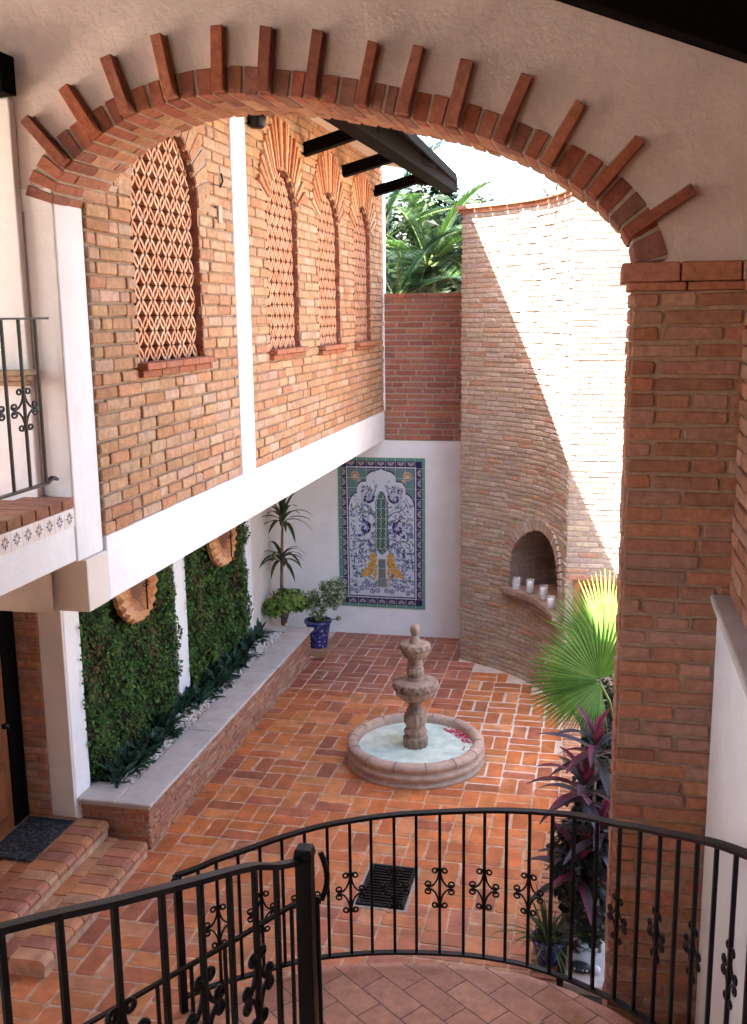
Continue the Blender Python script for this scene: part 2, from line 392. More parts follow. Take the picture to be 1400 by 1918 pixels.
def lattice_window(w):
    y0, y1, zs, zp = w; yc = (y0 + y1) / 2; r = (y1 - y0) / 2
    rv = MB(); dp = .13; pr = None                                                 # deep reveal
    path = [(y0, zs), (y0, zp)] + [(yc - r * math.cos(math.pi * k / 20), zp + r * math.sin(math.pi * k / 20)) for k in range(1, 20)] + [(y1, zp), (y1, zs)]
    for p, q in zip(path, path[1:]):
        n = max(1, int(math.dist(p, q) / .085))
        for k in range(n):
            a = (lerp(p[0], q[0], k / n), lerp(p[1], q[1], k / n)); b = (lerp(p[0], q[0], (k + 1) / n), lerp(p[1], q[1], (k + 1) / n))
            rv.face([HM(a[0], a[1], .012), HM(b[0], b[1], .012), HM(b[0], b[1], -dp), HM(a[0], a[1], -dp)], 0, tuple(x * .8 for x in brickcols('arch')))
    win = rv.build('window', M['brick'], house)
    la = MB(); p_ = (y1 - y0) / 6.05; h = .1045; t = .0112; wf, wb = -.035, -.12
    top = zp + r; rows = int((top - zs) / h) + 1
    def inside(u, v):
        hh = half_at(w, max(zs + .001, v)); return hh is not None and abs(u - yc) < hh - .002
    for row in range(rows):
        zz = zs + row * h; sh = (p_ / 2 if row % 2 else 0)
        for kindA in (0, 1):
            i0 = y0 - p_ + sh + (p_ / 2 if kindA else 0)
            for i in range(9):
                base = rng.choice([(.66, .37, .23), (.62, .33, .19), (.68, .41, .26), (.60, .29, .16)]); NS = 12
                pts = []
                for k in range(NS + 1):
                    q = k / NS; f = abs(math.sin(math.pi * q)) ** .52
                    pts.append((i0 + i * p_ + q * p_, zz + (h - t) * f + t * .5 if kindA == 0 else zz + (h - t) * (1 - f) + t * .5))
                for k in range(NS):
                    a, b = pts[k], pts[k + 1]
                    if not (inside(*a) and inside(*b)): continue
                    dx, dz = b[0] - a[0], b[1] - a[1]; L_ = math.hypot(dx, dz); nx, nz = -dz / L_ * t, dx / L_ * t
                    A = [(a[0] - nx, a[1] - nz), (b[0] - nx, b[1] - nz), (b[0] + nx, b[1] + nz), (a[0] + nx, a[1] + nz)]
                    la.face([HM(*A[0], wf), HM(*A[1], wf), HM(*A[2], wf), HM(*A[3], wf)], 0, base)
                    side_shade = (base[0] * .85, base[1] * .72, base[2] * .68)  # tile sides: shade put into the colour, fronts stay lighter
                    la.face([HM(*A[0], wf), HM(*A[0], wb), HM(*A[1], wb), HM(*A[1], wf)], 0, side_shade)
                    la.face([HM(*A[3], wf), HM(*A[2], wf), HM(*A[2], wb), HM(*A[3], wb)], 0, side_shade)
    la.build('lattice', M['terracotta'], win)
    sl = MB(); y = y0 - .05
    while y < y1 + .04:
        e = min(y + .30, y1 + .07)
        c = (.36 * rng.uniform(.9, 1.1), .15, .09)
        sl.box(XW - .06, XW + .10, y + .003, e - .003, zs - .045, zs + .002, 0, c); sl.box(XW - .03, XW + .065, y + .004, e - .004, zs - .095, zs - .048, 0, tuple(k * .9 for k in c)); y = e
    sl.build('sill', M['brick'], win, bevel=.008)
    sr = MB()
    if y0 < 7:                                                                      # voussoir ring with wide pale joints
        n = 21
        for k in range(n):
            a0, a1 = math.pi * (k + .12) / n, math.pi * (k + .88) / n; ro = r + .25
            q = [(yc - R_ * math.cos(a), zp + R_ * math.sin(a)) for R_, a in ((r + .004, a0), (r + .004, a1), (ro, a1), (ro, a0))]
            sr.hexa([HM(*p, .0) for p in q] + [HM(*p, .03) for p in q], 0, brickcols('left'))
        for k in range(n):
            a0, a1 = math.pi * k / n, math.pi * (k + 1) / n
            q = [(yc - R_ * math.cos(a), zp + R_ * math.sin(a)) for R_, a in ((r, a0), (r, a1), (r + .26, a1), (r + .26, a0))]
            sr.face([HM(*p, .022) for p in q], 1, (.7, .62, .5))
    else:                                                                           # sunburst of thin bricks
        n = 19
        for k in range(n):
            a = R(lerp(158, 22, k / (n - 1))); mid = 1 - abs(k - 9) / 9
            Lr = (.30 + .16 * mid ** .7) * rng.uniform(.9, 1.06)
            if k in (0, n - 1): Lr = .30
            dirv = Vector((math.cos(a) * .82, math.sin(a))); dirv.normalize(); tn = Vector((-dirv.y, dirv.x))
            st_ = Vector((yc + r * math.cos(a) * 1.01, zp + r * math.sin(a) * 1.01)); w0, w1 = .017, .025
            en = st_ + dirv * Lr
            if en.y > 6.7: en = st_ + dirv * ((6.7 - st_.y) / dirv.y)
            q = [st_ - tn * w0, en - tn * w1, en + tn * w1, st_ + tn * w0]
            c = rng.choice([(.50, .22, .12), (.56, .28, .15), (.60, .36, .21), (.46, .19, .10)])
            o = rng.uniform(.032, .05)
            sr.hexa([HM(*p, 0) for p in q] + [HM(*p, o) for p in q], 0, c)
        for k in range(30):
            a0, a1 = R(lerp(162, 18, k / 30)), R(lerp(162, 18, (k + 1) / 30))
            q = [(yc + R_ * math.cos(a) * f, zp + R_ * math.sin(a)) for R_, a, f in ((r, a0, 1), (r, a1, 1), (r + .3, a1, .93), (r + .3, a0, .93))]
            sr.face([HM(*p, .0235) for p in q], 1, (.7, .55, .4))
    sr.build('surround', [M['brick'], M['mortar']], win)
for w in WIN: lattice_window(w)

# eave: deck, beam, struts, tile row
rf = MB(); rf.hexa([(-3.3, YB + .02, 6.74), (-2.40, YB + .02, 6.60), (-2.40, 14.0, 6.56), (-3.3, 14.0, 6.75), (-3.3, YB + .02, 6.83), (-2.40, YB + .02, 6.66), (-2.40, 14.0, 6.62), (-3.3, 14.0, 6.84)])
rf.hexa([(-5.2, YB + .02, 6.85), (-3.302, YB + .02, 6.75), (-3.302, 14.3, 6.76), (-5.2, 14.3, 6.85), (-5.2, YB + .02, 7.0), (-3.302, YB + .02, 6.84), (-3.302, 14.3, 6.85), (-5.2, 14.3, 7.0)])
roof = rf.build('roof', M['plaster_cream'], house)
rf = MB(); rf.hexa([(-2.398, YB + .02, 6.598), (-1.97, YB + .02, 6.53), (-1.97, 14.0, 6.47), (-2.398, 14.0, 6.558), (-2.398, YB + .02, 6.658), (-1.97, YB + .02, 6.59), (-1.97, 14.0, 6.53), (-2.398, 14.0, 6.618)]); rf.build('eave_boards', M['wood_dark'], roof)
b_ = MB(); b_.bar((-2.52, 6.2, 6.535), (-2.06, 14.1, 6.40), .20, .2); b_.build('eave_beam', M['wood_dark'], roof, bevel=.008)
b_ = MB(); b_.bar((-1.965, 5.9, 6.52), (-1.965, 13.95, 6.47), .03, .10); b_.build('fascia', M['wood_dark'], roof, bevel=.006)
for yy, dz in ((7.6, 0), (10.43, 0), (12.03, -.01), (13.76, -.04)):
    b_ = MB(); b_.bar((XW - .05, yy + .03, 6.345 + dz), (-2.2, yy - .33, 6.50 + dz), .10, .125); b_.build('strut', M['wood_dark'], roof, bevel=.006)
b_ = MB(); b_.bar((-2.4, 13.1, 6.36), (-1.99, 14.0, 6.42), .08, .1); b_.build('corner_brace', M['wood_dark'], roof)
b_ = MB(); b_.bar((-2.3, 11.2, 6.42), (-2.0, 12.4, 6.44), .05, .08); b_.build('corner_brace', M['wood_dark'], roof)
tl = MB(); y = 5.9
while y < 14.0:
    for k in range(6):
        a0, a1 = math.pi * k / 6, math.pi * (k + 1) / 6; rr = .085; c = rng.choice([(.30, .11, .06), (.24, .09, .06), (.34, .15, .09)])
        q0 = [(y + .09 - rr * math.cos(a), rr * .8 * math.sin(a)) for a in (a0, a1)]
        z = lerp(6.575, 6.515, (y - 5.9) / 8.1)
        tl.face([(-2.02, q0[0][0], z + q0[0][1]), (-2.02, q0[1][0], z + q0[1][1]), (-3.2, q0[1][0], z + .26 + q0[1][1]), (-3.2, q0[0][0], z + .26 + q0[0][1])], 0, c)
        tl.face([(-2.02, q0[0][0], z + q0[0][1]), (-2.02, q0[1][0], z + q0[1][1]), (-2.02, q0[1][0], z - .03), (-2.02, q0[0][0], z - .03)], 0, tuple(k_ * .5 for k_ in c))
    y += .19
tl.build('roof_tiles', M['terracotta'], roof)

# ground floor under the overhang
XL = -4.5
lw = MB(); lw.box(-4.9, XL - .06, 7.9, 14.23, 0, BEAM0 - .002); lw.build('lower_wall', M['plaster_cream'], house)
for a, b in ((7.65, 7.92), (9.98, 10.29), (12.27, 12.5)):
    pb = MB(); pb.box(-4.88, XL + .02, a, b, 0, BEAM0 - .003); pb.build('pilaster', M['plaster'], house, bevel=.012)
pj = MB(); pj.box(-4.715, XL + .015, 7.62, 7.648, .3, BEAM0 - .004); pj.build('pilaster', M['plaster_cream'], house, bevel=.008)
jb = MB(); bricks(jb, plane_map((-4.95, 7.63, 0), (1, 0, 0), (0, 0, 1), (0, -1, 0)), 0, .233, .3, BEAM0, .3, .06, .013, .02, 'column'); jb.build('door_jamb', [M['brick'], M['mortar_dark']], house)
dw = MB(); dw.box(-5.35, -4.94, 2.0, 6.1, 0, BEAM0); dw.box(-5.35, -4.94, 6.1, 7.66, 2.62, BEAM0); dw.box(-5.35, -5.05, 7.45, 7.66, .0, 2.62); dw.box(-4.95, -4.72, 7.632, 7.66, 0, BEAM0); dw.build('lower_wall', M['plaster_cream'], house)
hb = MB(); hb.box(-9, -5.41, YA + .2, 14.3, 0, 6.9); hb.box(-9, -5.41, 1.5, YA + .19, 0, 2.9); hb.build('sun_block_body', M['plaster_cream'], house)  # unseen house bulk, added to stop sun leaking in by the door jamb
so = MB(); so.box(-5.4, XW - .01, YA + .12, 7.9, BEAM0 + .004, BEAM0 + .1); so.build('arcade_ceiling', M['plaster_cream'], house)
dr = MB(); W1, W2 = (.17, .052, .016), (.12, .035, .012)
dr.box(-4.99, -4.94, 6.2, 7.38, .31, 2.55, 0, W1)
for za, zb in ((.42, .95), (1.05, 1.75), (1.85, 2.45)):
    for ya, yb in ((6.28, 6.74), (6.84, 7.30)):
        dr.box(-4.942, -4.925, ya, yb, za, zb, 0, W2); dr.box(-4.928, -4.91, ya + .05, yb - .05, za + .05, zb - .05, 0, W1)
door = dr.build('door', M['wood'], house, bevel=.008)
hd = MB(); hd.lathe([(.0, 0), (.03, .0), (.034, .02), (.02, .04), (0, .045)], (-4.91, 7.32, 1.25), 12); hd.build('handle', M['iron'], door)
df = MB(); df.box(-5.04, -4.93, 7.38, 7.60, .3, 2.62, 0); df.box(-5.04, -4.91, 6.1, 6.2, .3, 2.62, 0); df.box(-5.04, -4.92, 6.2, 7.38, 2.55, 2.62, 0); df.build('door_frame', M['wood_dark'], house, bevel=.006)

# ------------------------------------------------------------------ arch wall
arch = thing('arch_wall', 'plastered wall with wide brick arch framing the courtyard', 'arch', (-1.5, YA, 2.93))
INN = [(-3.04, 5.326), (-3.008, 5.428), (-2.965, 5.49), (-2.901, 5.55), (-2.853, 5.59), (-2.728, 5.668), (-2.655, 5.712), (-2.519, 5.772), (-2.336, 5.822), (-2.211, 5.845), (-2.059, 5.853), (-1.91, 5.848), (-1.762, 5.835), (-1.631, 5.819), (-1.487, 5.795), (-1.33, 5.763), (-1.188, 5.73), (-1.048, 5.694), (-.882, 5.65), (-.704, 5.6), (-.554, 5.545), (-.393, 5.472), (-.245, 5.378), (-.097, 5.276), (.023, 5.165), (.091, 5.092), (.133, 5.013), (.15, 4.93)]
OUT = [(-3.223, 5.323), (-3.183, 5.44), (-3.132, 5.527), (-3.069, 5.61), (-2.999, 5.672), (-2.937, 5.714), (-2.859, 5.758), (-2.793, 5.796), (-2.687, 5.846), (-2.532, 5.906), (-2.375, 5.951), (-2.204, 5.985), (-2.083, 5.995), (-1.934, 5.992), (-1.816, 5.982), (-1.641, 5.958), (-1.469, 5.928), (-1.327, 5.901), (-1.117, 5.856), (-.868, 5.793), (-.677, 5.733), (-.502, 5.671), (-.342, 5.598), (-.182, 5.519), (-.037, 5.434), (.069, 5.354), (.162, 5.256), (.244, 5.139), (.286, 5.035), (.317, 4.93)]
inn = Path([(p.x, p.y) for p in catmull([(a, b, 0) for a, b in INN], 4)], 1)
outp = Path([(p.x, p.y) for p in catmull([(a, b, 0) for a, b in OUT], 4)], 1)
def out_at(u):   # matching point on the outer edge
    p = inn.at(u); n = inn.nrm(u, .12)
    best = min((k * outp.L / 500 for k in range(501)), key=lambda s_: abs((outp.at(s_) - p).normalized().dot(n) - 1) + (0 if (outp.at(s_) - p).length < .4 else 9))
    return outp.at(best)
PR = [(-3.141, 5.778), (-2.888, 5.931), (-2.638, 6.067), (-2.339, 6.155), (-2.009, 6.18), (-1.728, 6.159), (-1.456, 6.112), (-1.176, 6.061), (-.95, 6.008), (-.692, 5.942), (-.412, 5.843), (-.13, 5.71), (.14, 5.529), (.403, 5.273)]
pu = []
for q in PR:
    qv = Vector(q)
    us = [k * inn.L / 600 for k in range(601)]
    pu.append(max(us, key=lambda u: (qv - inn.at(u)).normalized().dot(inn.nrm(u, .12)) - (0 if (qv - inn.at(u)).length < .6 else 5)))
bounds = [0.0]
first = max(1, round((pu[0] - .045) / .078))
for k in range(1, first): bounds.append((pu[0] - .047) * k / first)
for a, b in zip(pu, pu[1:]):
    d = b - a; n = max(2, round(d / .082))
    for k in range(n): bounds.append(a - d / n / 2 + d * k / n)
d = inn.L - pu[-1] - .045; n = max(1, round(d / .08)); bounds.append(pu[-1] - .045)
for k in range(n + 1): bounds.append(pu[-1] + .045 + d * k / n)
ring = MB(); mor = MB()
for i, (a, b) in enumerate(zip(bounds, bounds[1:])):
    g_ = .0085; a2, b2 = a + g_, b - g_
    if b2 - a2 < .02: continue
    I0, I1 = inn.at(a2), inn.at(b2); O0, O1 = out_at(a2), out_at(b2); jt = rng.uniform(-.004, .006)
    O0 = O0 + (O0 - I0).normalized() * jt; O1 = O1 + (O1 - I1).normalized() * jt
    spl = YA + (.30 if i % 2 else .16)
    for ya, yb in ((YA - .012 + rng.uniform(-.006, .004), spl - .006), (spl + .006, spl + .29 - .006 if i % 2 == 0 else YB - .004), (spl + .296, YB - .004)):
        if yb - ya < .02: continue
        k = rng.uniform(-.004, .004); nI = inn.nrm((a + b) / 2) * k; P4 = [I0 + nI, I1 + nI, O1, O0]
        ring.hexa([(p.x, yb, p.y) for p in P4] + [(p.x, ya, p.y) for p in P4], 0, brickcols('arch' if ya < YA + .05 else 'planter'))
for k in range(120):
    a, b = inn.L * k / 120, inn.L * (k + 1) / 120; I0, I1 = inn.at(a), inn.at(b); O0, O1 = out_at(a), out_at(b)
    e0, e1 = (O0 - I0).normalized() * .008, (O1 - I1).normalized() * .008
    P4 = [I0 + e0, I1 + e1, O1, O0]
    ring.hexa([(p.x, YB - .012, p.y) for p in P4] + [(p.x, YA - .002, p.y) for p in P4], 1, (.5, .4, .35))
ring.build('arch_ring', [M['brick'], M['mortar']], arch, bevel=.005)
for q, u in zip(PR, pu):
    pb = MB(); i_ = inn.at(u); qv = Vector(q); d = (qv - i_).normalized(); t = Vector((-d.y, d.x)); i_ = i_ + d * .012; hw = .031 * rng.uniform(.86, 1.12); qv = qv + d * rng.uniform(-.012, .012) + t * rng.uniform(-.008, .008); fz = YA - .07 + rng.uniform(-.014, .012)
    P4 = [i_ - t * hw, i_ + t * hw, qv + t * hw * .96, qv - t * hw * .96]
    jj = lambda: rng.uniform(-.004, .004)
    pb.hexa([(p.x, YA + .02, p.y) for p in P4][::-1] + [(p.x + jj(), fz + jj(), p.y + jj()) for p in P4][::-1], 0, rng.choice([(.34, .11, .06), (.27, .095, .06), (.37, .14, .08), (.31, .12, .08), (.24, .09, .06)]))
    mr_ = [i_ + d * .06 - t * (hw + .011), i_ + d * .06 + t * (hw + .011), qv + d * .008 + t * (hw + .007), qv + d * .008 - t * (hw + .007)]
    pb.hexa([(p.x, YA + .02, p.y) for p in mr_][::-1] + [(p.x + jj(), YA - .004, p.y + jj()) for p in mr_][::-1], 1, (.5, .4, .3))
    pb.build('projecting_brick', [M['brick'], M['mortar']], arch, bevel=.005)
pl = MB(); ZT = 7.6
def wq(xa, xb, za0, za1, y, flip=False):
    n = 1
    pl.face([(xa, y, za0), (xb, y, za1), (xb, y, ZT), (xa, y, ZT)], 0)
op = [outp.at(outp.L * k / 150) for k in range(151)]
for y in (YA, YB):
    for a, b in zip(op, op[1:]): wq(a.x, b.x, a.y - .03, b.y - .03, y)
    wq(.317, 1.4, 4.93, 4.93, y)
pl.face([(-5.4, YA, BEAM0), (-3.223, YA, BEAM0), (-3.223, YA, ZT), (-5.4, YA, ZT)], 0)
pl.face([(-5.4, YB, BEAM0), (-3.223, YB, 5.3), (-3.223, YB, ZT), (-5.4, YB, ZT)], 0)
pl.face([(-5.4, YA, ZT), (1.4, YA, ZT), (1.4, YB, ZT), (-5.4, YB, ZT)], 0)
pl.build('plaster_face', M['plaster_arch'], arch)
pi = MB(); pi.box(-3.6, XW + .002, YA + .003, YP - .001, BEAM1 - .09, 5.345); pi.build('pier', M['plaster'], arch, bevel=.012)
pi = MB(); pi.box(-3.238, -3.047, YA - .004, YP - .01, 5.30, 5.42); pi.build('springer', M['plaster'], arch)
pi = MB(); pi.box(-5.4, XW + .024, YA + .06, YP, BEAM0, BEAM1 - .09); pi.build('pier_base', M['plaster_cream'], arch, bevel=.008)
pi = MB(); pi.box(-5.4, -3.235, YA - .055, YA + .002, 3.62, 5.90); pi.build('pier', M['plaster'], arch, bevel=.008)
pi = MB()
for k in range(3):
    pi.box(-3.56 + .0 - k * 0, -3.185 - k * .02, YA - .17 + k * .03, YA - .05, 4.385 - k * .032, 4.413 - k * .032, 0, (.42, .30, .19))
pi.build('sill', M['brick'], arch, bevel=.004)

# brick column on the right
colm = thing('brick_column', 'tall red brown brick column with stepped capital under the arch', 'column', (.4, 5.56, 0))
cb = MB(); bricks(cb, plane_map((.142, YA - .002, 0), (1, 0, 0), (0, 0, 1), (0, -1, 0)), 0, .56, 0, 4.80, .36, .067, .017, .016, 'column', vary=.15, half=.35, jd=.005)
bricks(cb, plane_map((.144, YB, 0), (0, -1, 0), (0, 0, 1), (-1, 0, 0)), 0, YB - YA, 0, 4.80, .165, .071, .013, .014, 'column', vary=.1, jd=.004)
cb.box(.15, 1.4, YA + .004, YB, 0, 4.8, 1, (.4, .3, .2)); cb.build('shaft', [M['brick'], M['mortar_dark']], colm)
cc = MB()
for za, zb, e in ((4.803, 4.845, .028), (4.848, 4.942, .062)):
    x = .142 - e
    while x < .72:
        w = min(.29, .75 - x)
        cc.box(x + .004, x + w - .004, YA - e * .6 - .004, YB - .01, za, zb, 0, brickcols('column')); x += .29
cc.build('capital', M['brick'], colm, bevel=.008)

# stair wall on the right
sw = thing('stair_wall', 'white stair wall topped by grey stone coping and brick', 'wall', (.9, 3.5, 0))
m_ = MB(); m_.box(.630, 1.4, .6, YA - .022, 0, 3.205); m_.build('white_wall', M['plaster'], sw)
m_ = MB(); m_.box(.588, .79, .6, YA - .024, 3.207, 3.25); m_.box(.606, .79, .6, YA - .026, 3.165, 3.2065); m_.build('coping', M['coping'], sw, bevel=.014)
m_ = MB(); bricks(m_, plane_map((.70, 0, 0), (0, 1, 0), (0, 0, 1), (-1, 0, 0)), .6, YA - .022, 3.255, 6.4, .29, .071, .013, .018, 'column', vary=.15, jd=.006)
m_.box(.702, 1.4, .6, YA - .02, 3.25, 6.4, 1, (.4, .3, .2)); m_.build('upper_brick', [M['brick'], M['mortar_dark']], sw)

# porch roof above the viewer
pr_ = thing('porch_roof', 'dark timber roof edge sloping over the arch wall', 'roof', (0, 4, 6.2))
m_ = MB(); f_ = lambda x: 6.085 - .381 * x
m_.hexa([(-1.2, 5.22, f_(-1.2)), (1.3, 5.22, f_(1.3)), (1.3, 5.39, f_(1.3)), (-1.2, 5.39, f_(-1.2)), (-1.2, 5.22, f_(-1.2) + .3), (1.3, 5.22, f_(1.3) + .3), (1.3, 5.39, f_(1.3) + .3), (-1.2, 5.39, f_(-1.2) + .3)])
m_.build('rafter', M['wood_dark'], pr_, bevel=.01)
m_ = MB(); yy = -3.0
while yy < 5.3:
    m_.hexa([(-6.0, yy, f_(-6) + .30), (1.3, yy, f_(1.3) + .30), (1.3, yy + .195, f_(1.3) + .30), (-6.0, yy + .195, f_(-6) + .30), (-6.0, yy, f_(-6) + .34), (1.3, yy, f_(1.3) + .34), (1.3, yy + .195, f_(1.3) + .34), (-6.0, yy + .195, f_(-6) + .34)]); yy += .2
m_.build('plank_deck', M['wood_dark'], pr_)
bw = MB(); bw.box(-3.2, 1.4, -3.3, -3.0, 0, 9.5); bw.box(-6.3, -3.2, -3.3, -3.0, 0, 3.4); bw.box(-6.3, -3.2, -3.3, -3.0, 6.3, 9.5); bw.box(1.1, 1.4, -3.0, .6, 0, 6.2); bw.box(-6.3, -6.0, -3.0, 2.2, 0, 8.4); bw.box(-6.3, -6.0, 2.2, YA, 5.9, 8.4); bw.box(-6.3, -6.0, 2.2, YA, 0, 3.6)  # unseen walls added to cut light on the arch face; gap lets some in
tag(bw.build('light_block_wall', M['plaster_arch']), 'unseen plaster wall added behind the viewer to dim the porch', 'wall')
m_ = MB(); m_.box(-5.4, -3.175, 5.20, 5.338, 5.90, 6.105)
tag(m_.build('timber_beam', M['wood_dark'], bevel=.01), 'short dark timber beam end on the plaster left of the arch', 'beam')

# ------------------------------------------------------------------ balcony on the left
bal = thing('balcony', 'white balcony slab with brick edge and band of patterned tiles', 'balcony', (XW, 4, 3.3))
m_ = MB(); m_.box(-5.4, XW - .004, 1.0, YA - .002, 3.27, 3.598); m_.build('slab', M['plaster'], bal, bevel=.01)
m_ = MB(); y = YA - .01
while y > 1.2:
    m_.box(XW - .30, XW + .012, y - .135, y - .004, 3.602, 3.662, 0, tuple(k * .8 for k in brickcols('planter'))); y -= .143
m_.box(-5.4, XW - .31, 1.0, YA - .01, 3.6, 3.64, 0, (.34, .16, .11)); m_.build('coping', M['brick'], bal, bevel=.006)
m_ = MB(); y = YA - .012; tw = .112
while y > 1.2:
    X_ = XW + .003
    m_.box(XW - .006, X_, y - tw + .003, y, 3.487, 3.596, 0, rng.choice([(.72, .67, .66), (.70, .62, .60), (.74, .70, .70)]))
    yc, zc = y - tw / 2, 3.542; c = (.10, .10, .17)
    for k in range(8):
        a = k * math.pi / 4; ca, sa = math.cos(a), math.sin(a); r0, r1, ww = .008, .042 if k % 2 == 0 else .036, .008
        m_.face([(X_ + .0012, yc + ca * r0, zc + sa * r0), (X_ + .0012, yc + ca * .024 - sa * ww, zc + sa * .024 + ca * ww), (X_ + .0012, yc + ca * r1, zc + sa * r1), (X_ + .0012, yc + ca * .024 + sa * ww, zc + sa * .024 - ca * ww)], 0, c if k % 2 == 0 else (.22, .20, .24))
    y -= tw
m_.build('tile_band', M['paint'], bal)

# ------------------------------------------------------------------ wrought iron
def scroll_curves(sx=1.0, sy=.92):
    base = []
    for k in range(16):
        t = math.pi / 2 * k / 15; base.append((.066 - .06 * math.cos(t), .118 - .112 * math.sin(t)))
    top = [(.027 + (.021 - .012 * q) * math.cos(math.pi - q * math.pi * 2.3), .118 + (.021 - .012 * q) * math.sin(math.pi - q * math.pi * 2.3)) for q in [k / 18 for k in range(1, 19)]]
    sid = [(.066 + (.021 - .012 * q) * math.cos(-math.pi / 2 + q * math.pi * 2.3), .027 + (.021 - .012 * q) * math.sin(-math.pi / 2 + q * math.pi * 2.3)) for q in [k / 18 for k in range(1, 19)]]
    c = top[::-1] + base + sid
    return [[(x * fx * sx, y * fy * sy) for x, y in c] for fx in (1, -1) for fy in (1, -1)]
SC = scroll_curves()
def scroll_part(center, tang, parent, k=1.0, r=.0058, kx=1.0):
    m_ = MB(); tang = Vector(tang).normalized(); c0 = Vector(center)
    for cv in SC: m_.tube([c0 + tang * (x * k * kx) + V(0, 0, y * k) for x, y in cv], r, 6)
    m_.build('scroll', M['iron'], parent, smooth=True)
def rail_part(pts, name, parent, w=.042, h=.016, smooth=True):
    m_ = MB(); m_.sweep(pts, [(-w / 2, -h / 2), (w / 2, -h / 2), (w / 2, h / 2), (-w / 2, h / 2)]); m_.build(name, M['iron'], parent)
def bar_part(a, b, tang, parent, s=.017, name='baluster'):
    m_ = MB(); m_.bar(a, b, s, s, up=tang); m_.build(name, M['iron'], parent, bevel=.002)

LR = [(-2.166, 4.666, 1.73), (-2.081, 4.753, 1.732), (-2.003, 4.826, 1.748), (-1.903, 4.902, 1.761), (-1.801, 4.981, 1.776), (-1.697, 5.061, 1.79), (-1.582, 5.13, 1.808), (-1.463, 5.187, 1.826), (-1.34, 5.232, 1.84), (-1.223, 5.27, 1.853), (-1.093, 5.302, 1.867), (-.967, 5.326, 1.878), (-.832, 5.346, 1.889), (-.694, 5.36, 1.902), (-.574, 5.361, 1.917), (-.448, 5.353, 1.933), (-.317, 5.334, 1.951), (-.19, 5.298, 1.972), (-.07, 5.189, 2.028), (.05, 5.041, 2.092), (.162, 4.881, 2.158), (.251, 4.703, 2.245), (.332, 4.52, 2.328), (.398, 4.335, 2.417), (.458, 4.147, 2.507), (.511, 3.954, 2.597), (.556, 3.749, 2.686), (.59, 3.54, 2.777)]
LZ = [.985] * 18 + [1.03, 1.093, 1.164, 1.241, 1.324, 1.41, 1.501, 1.594, 1.691, 1.79]
ZB = .985
lr = thing('landing_railing', 'curved black wrought iron railing with scrolls around the brick landing', 'railing', (-.6, 5.3, .9))
tp = catmull([(x, y, z) for x, y, z in LR], 3); rail_part(tp, 'top_rail', lr, .036, .018)
rail_part(catmull([(x, y, q) for (x, y, z), q in zip(LR, LZ)], 3), 'bottom_rail', lr, .034, .014)
for i, (x, y, z) in enumerate(LR):
    a, b = LR[max(0, i - 1)], LR[min(len(LR) - 1, i + 1)]; tg = V(b[0] - a[0], b[1] - a[1], 0).normalized()
    if i == 0: bar_part((x, y, .90), (x, y, z), tg, lr, .04, 'newel_post'); continue
    ZB = LZ[i]
    bar_part((x, y, ZB), (x, y, z), tg, lr, .0175)
    if i % 2 == 0 and i > 0: scroll_part((x, y, lerp(ZB, z, .47)), tg, lr)
m_ = MB(); sp = [(-2.166 - .0 + .03 * math.cos(a) * (1 - a / 9), 4.64, 1.70 + .03 * math.sin(a) * (1 - a / 9)) for a in [k * .4 for k in range(16)]]
m_.tube(sp, .006, 6); m_.build('end_curl', M['iron'], lr, smooth=True)

NR = [(-1.33, 1.66, 3.42), (-1.265, 1.8, 3.373), (-1.198, 1.93, 3.336), (-1.137, 2.08, 3.283), (-1.077, 2.22, 3.239), (-1.034, 2.37, 3.185), (-1.008, 2.52, 3.126), (-.982, 2.66, 3.067), (-.957, 2.79, 2.995), (-.923, 2.9, 2.95)]
nr = thing('stair_railing', 'black iron stair railing with square newel post close to the viewer', 'railing', (-.92, 2.9, 1.9))
rail_part([V(*p) for p in NR], 'top_rail', nr, .030, .017)
rail_part([V(x, y, z - .93) for x, y, z in NR], 'bottom_rail', nr, .03, .014)
for i, (x, y, z) in enumerate(NR[1:-1]):
    a, b = NR[i], NR[i + 2]; tg = V(b[0] - a[0], b[1] - a[1], 0).normalized()
    bar_part((x, y, z - .93), (x, y, z), tg, nr, .0165)
    if i % 2 == 0: scroll_part((x, y, z - .415), tg, nr, 1.0, .0085)
m_ = MB(); x, y = -.905, 2.93; z = 2.985
m_.hexa([(x - .027, y - .027, 1.6), (x + .027, y - .027, 1.6), (x + .027, y + .027, 1.6), (x - .027, y + .027, 1.6), (x - .027, y - .027, z - .03), (x + .027, y - .027, z - .03), (x + .027, y + .027, z - .03), (x - .027, y + .027, z - .03)])
m_.build('newel_post', M['iron'], nr, bevel=.004)
m_ = MB(); k_ = .032
m_.hexa([(x - k_, y - k_, z - .028), (x + k_, y - k_, z - .028), (x + k_, y + k_, z - .028), (x - k_, y + k_, z - .028), (x - .026, y - .026, z + .006), (x + .026, y - .026, z + .006), (x + .026, y + .026, z + .006), (x - .026, y + .026, z + .006)])
m_.build('post_cap', M['iron'], nr, bevel=.004)
m_ = MB(); m_.tube([(x + .05 + .02 * math.sin(q * 3.1), y + .02, z - .02 - q * .17) for q in [k / 10 for k in range(11)]], .010, 6); m_.tube([(x + .04, y, z - .17), (x + .042, y + .01, 2.0)], .008, 6); m_.build('end_curl', M['iron'], nr, smooth=True)

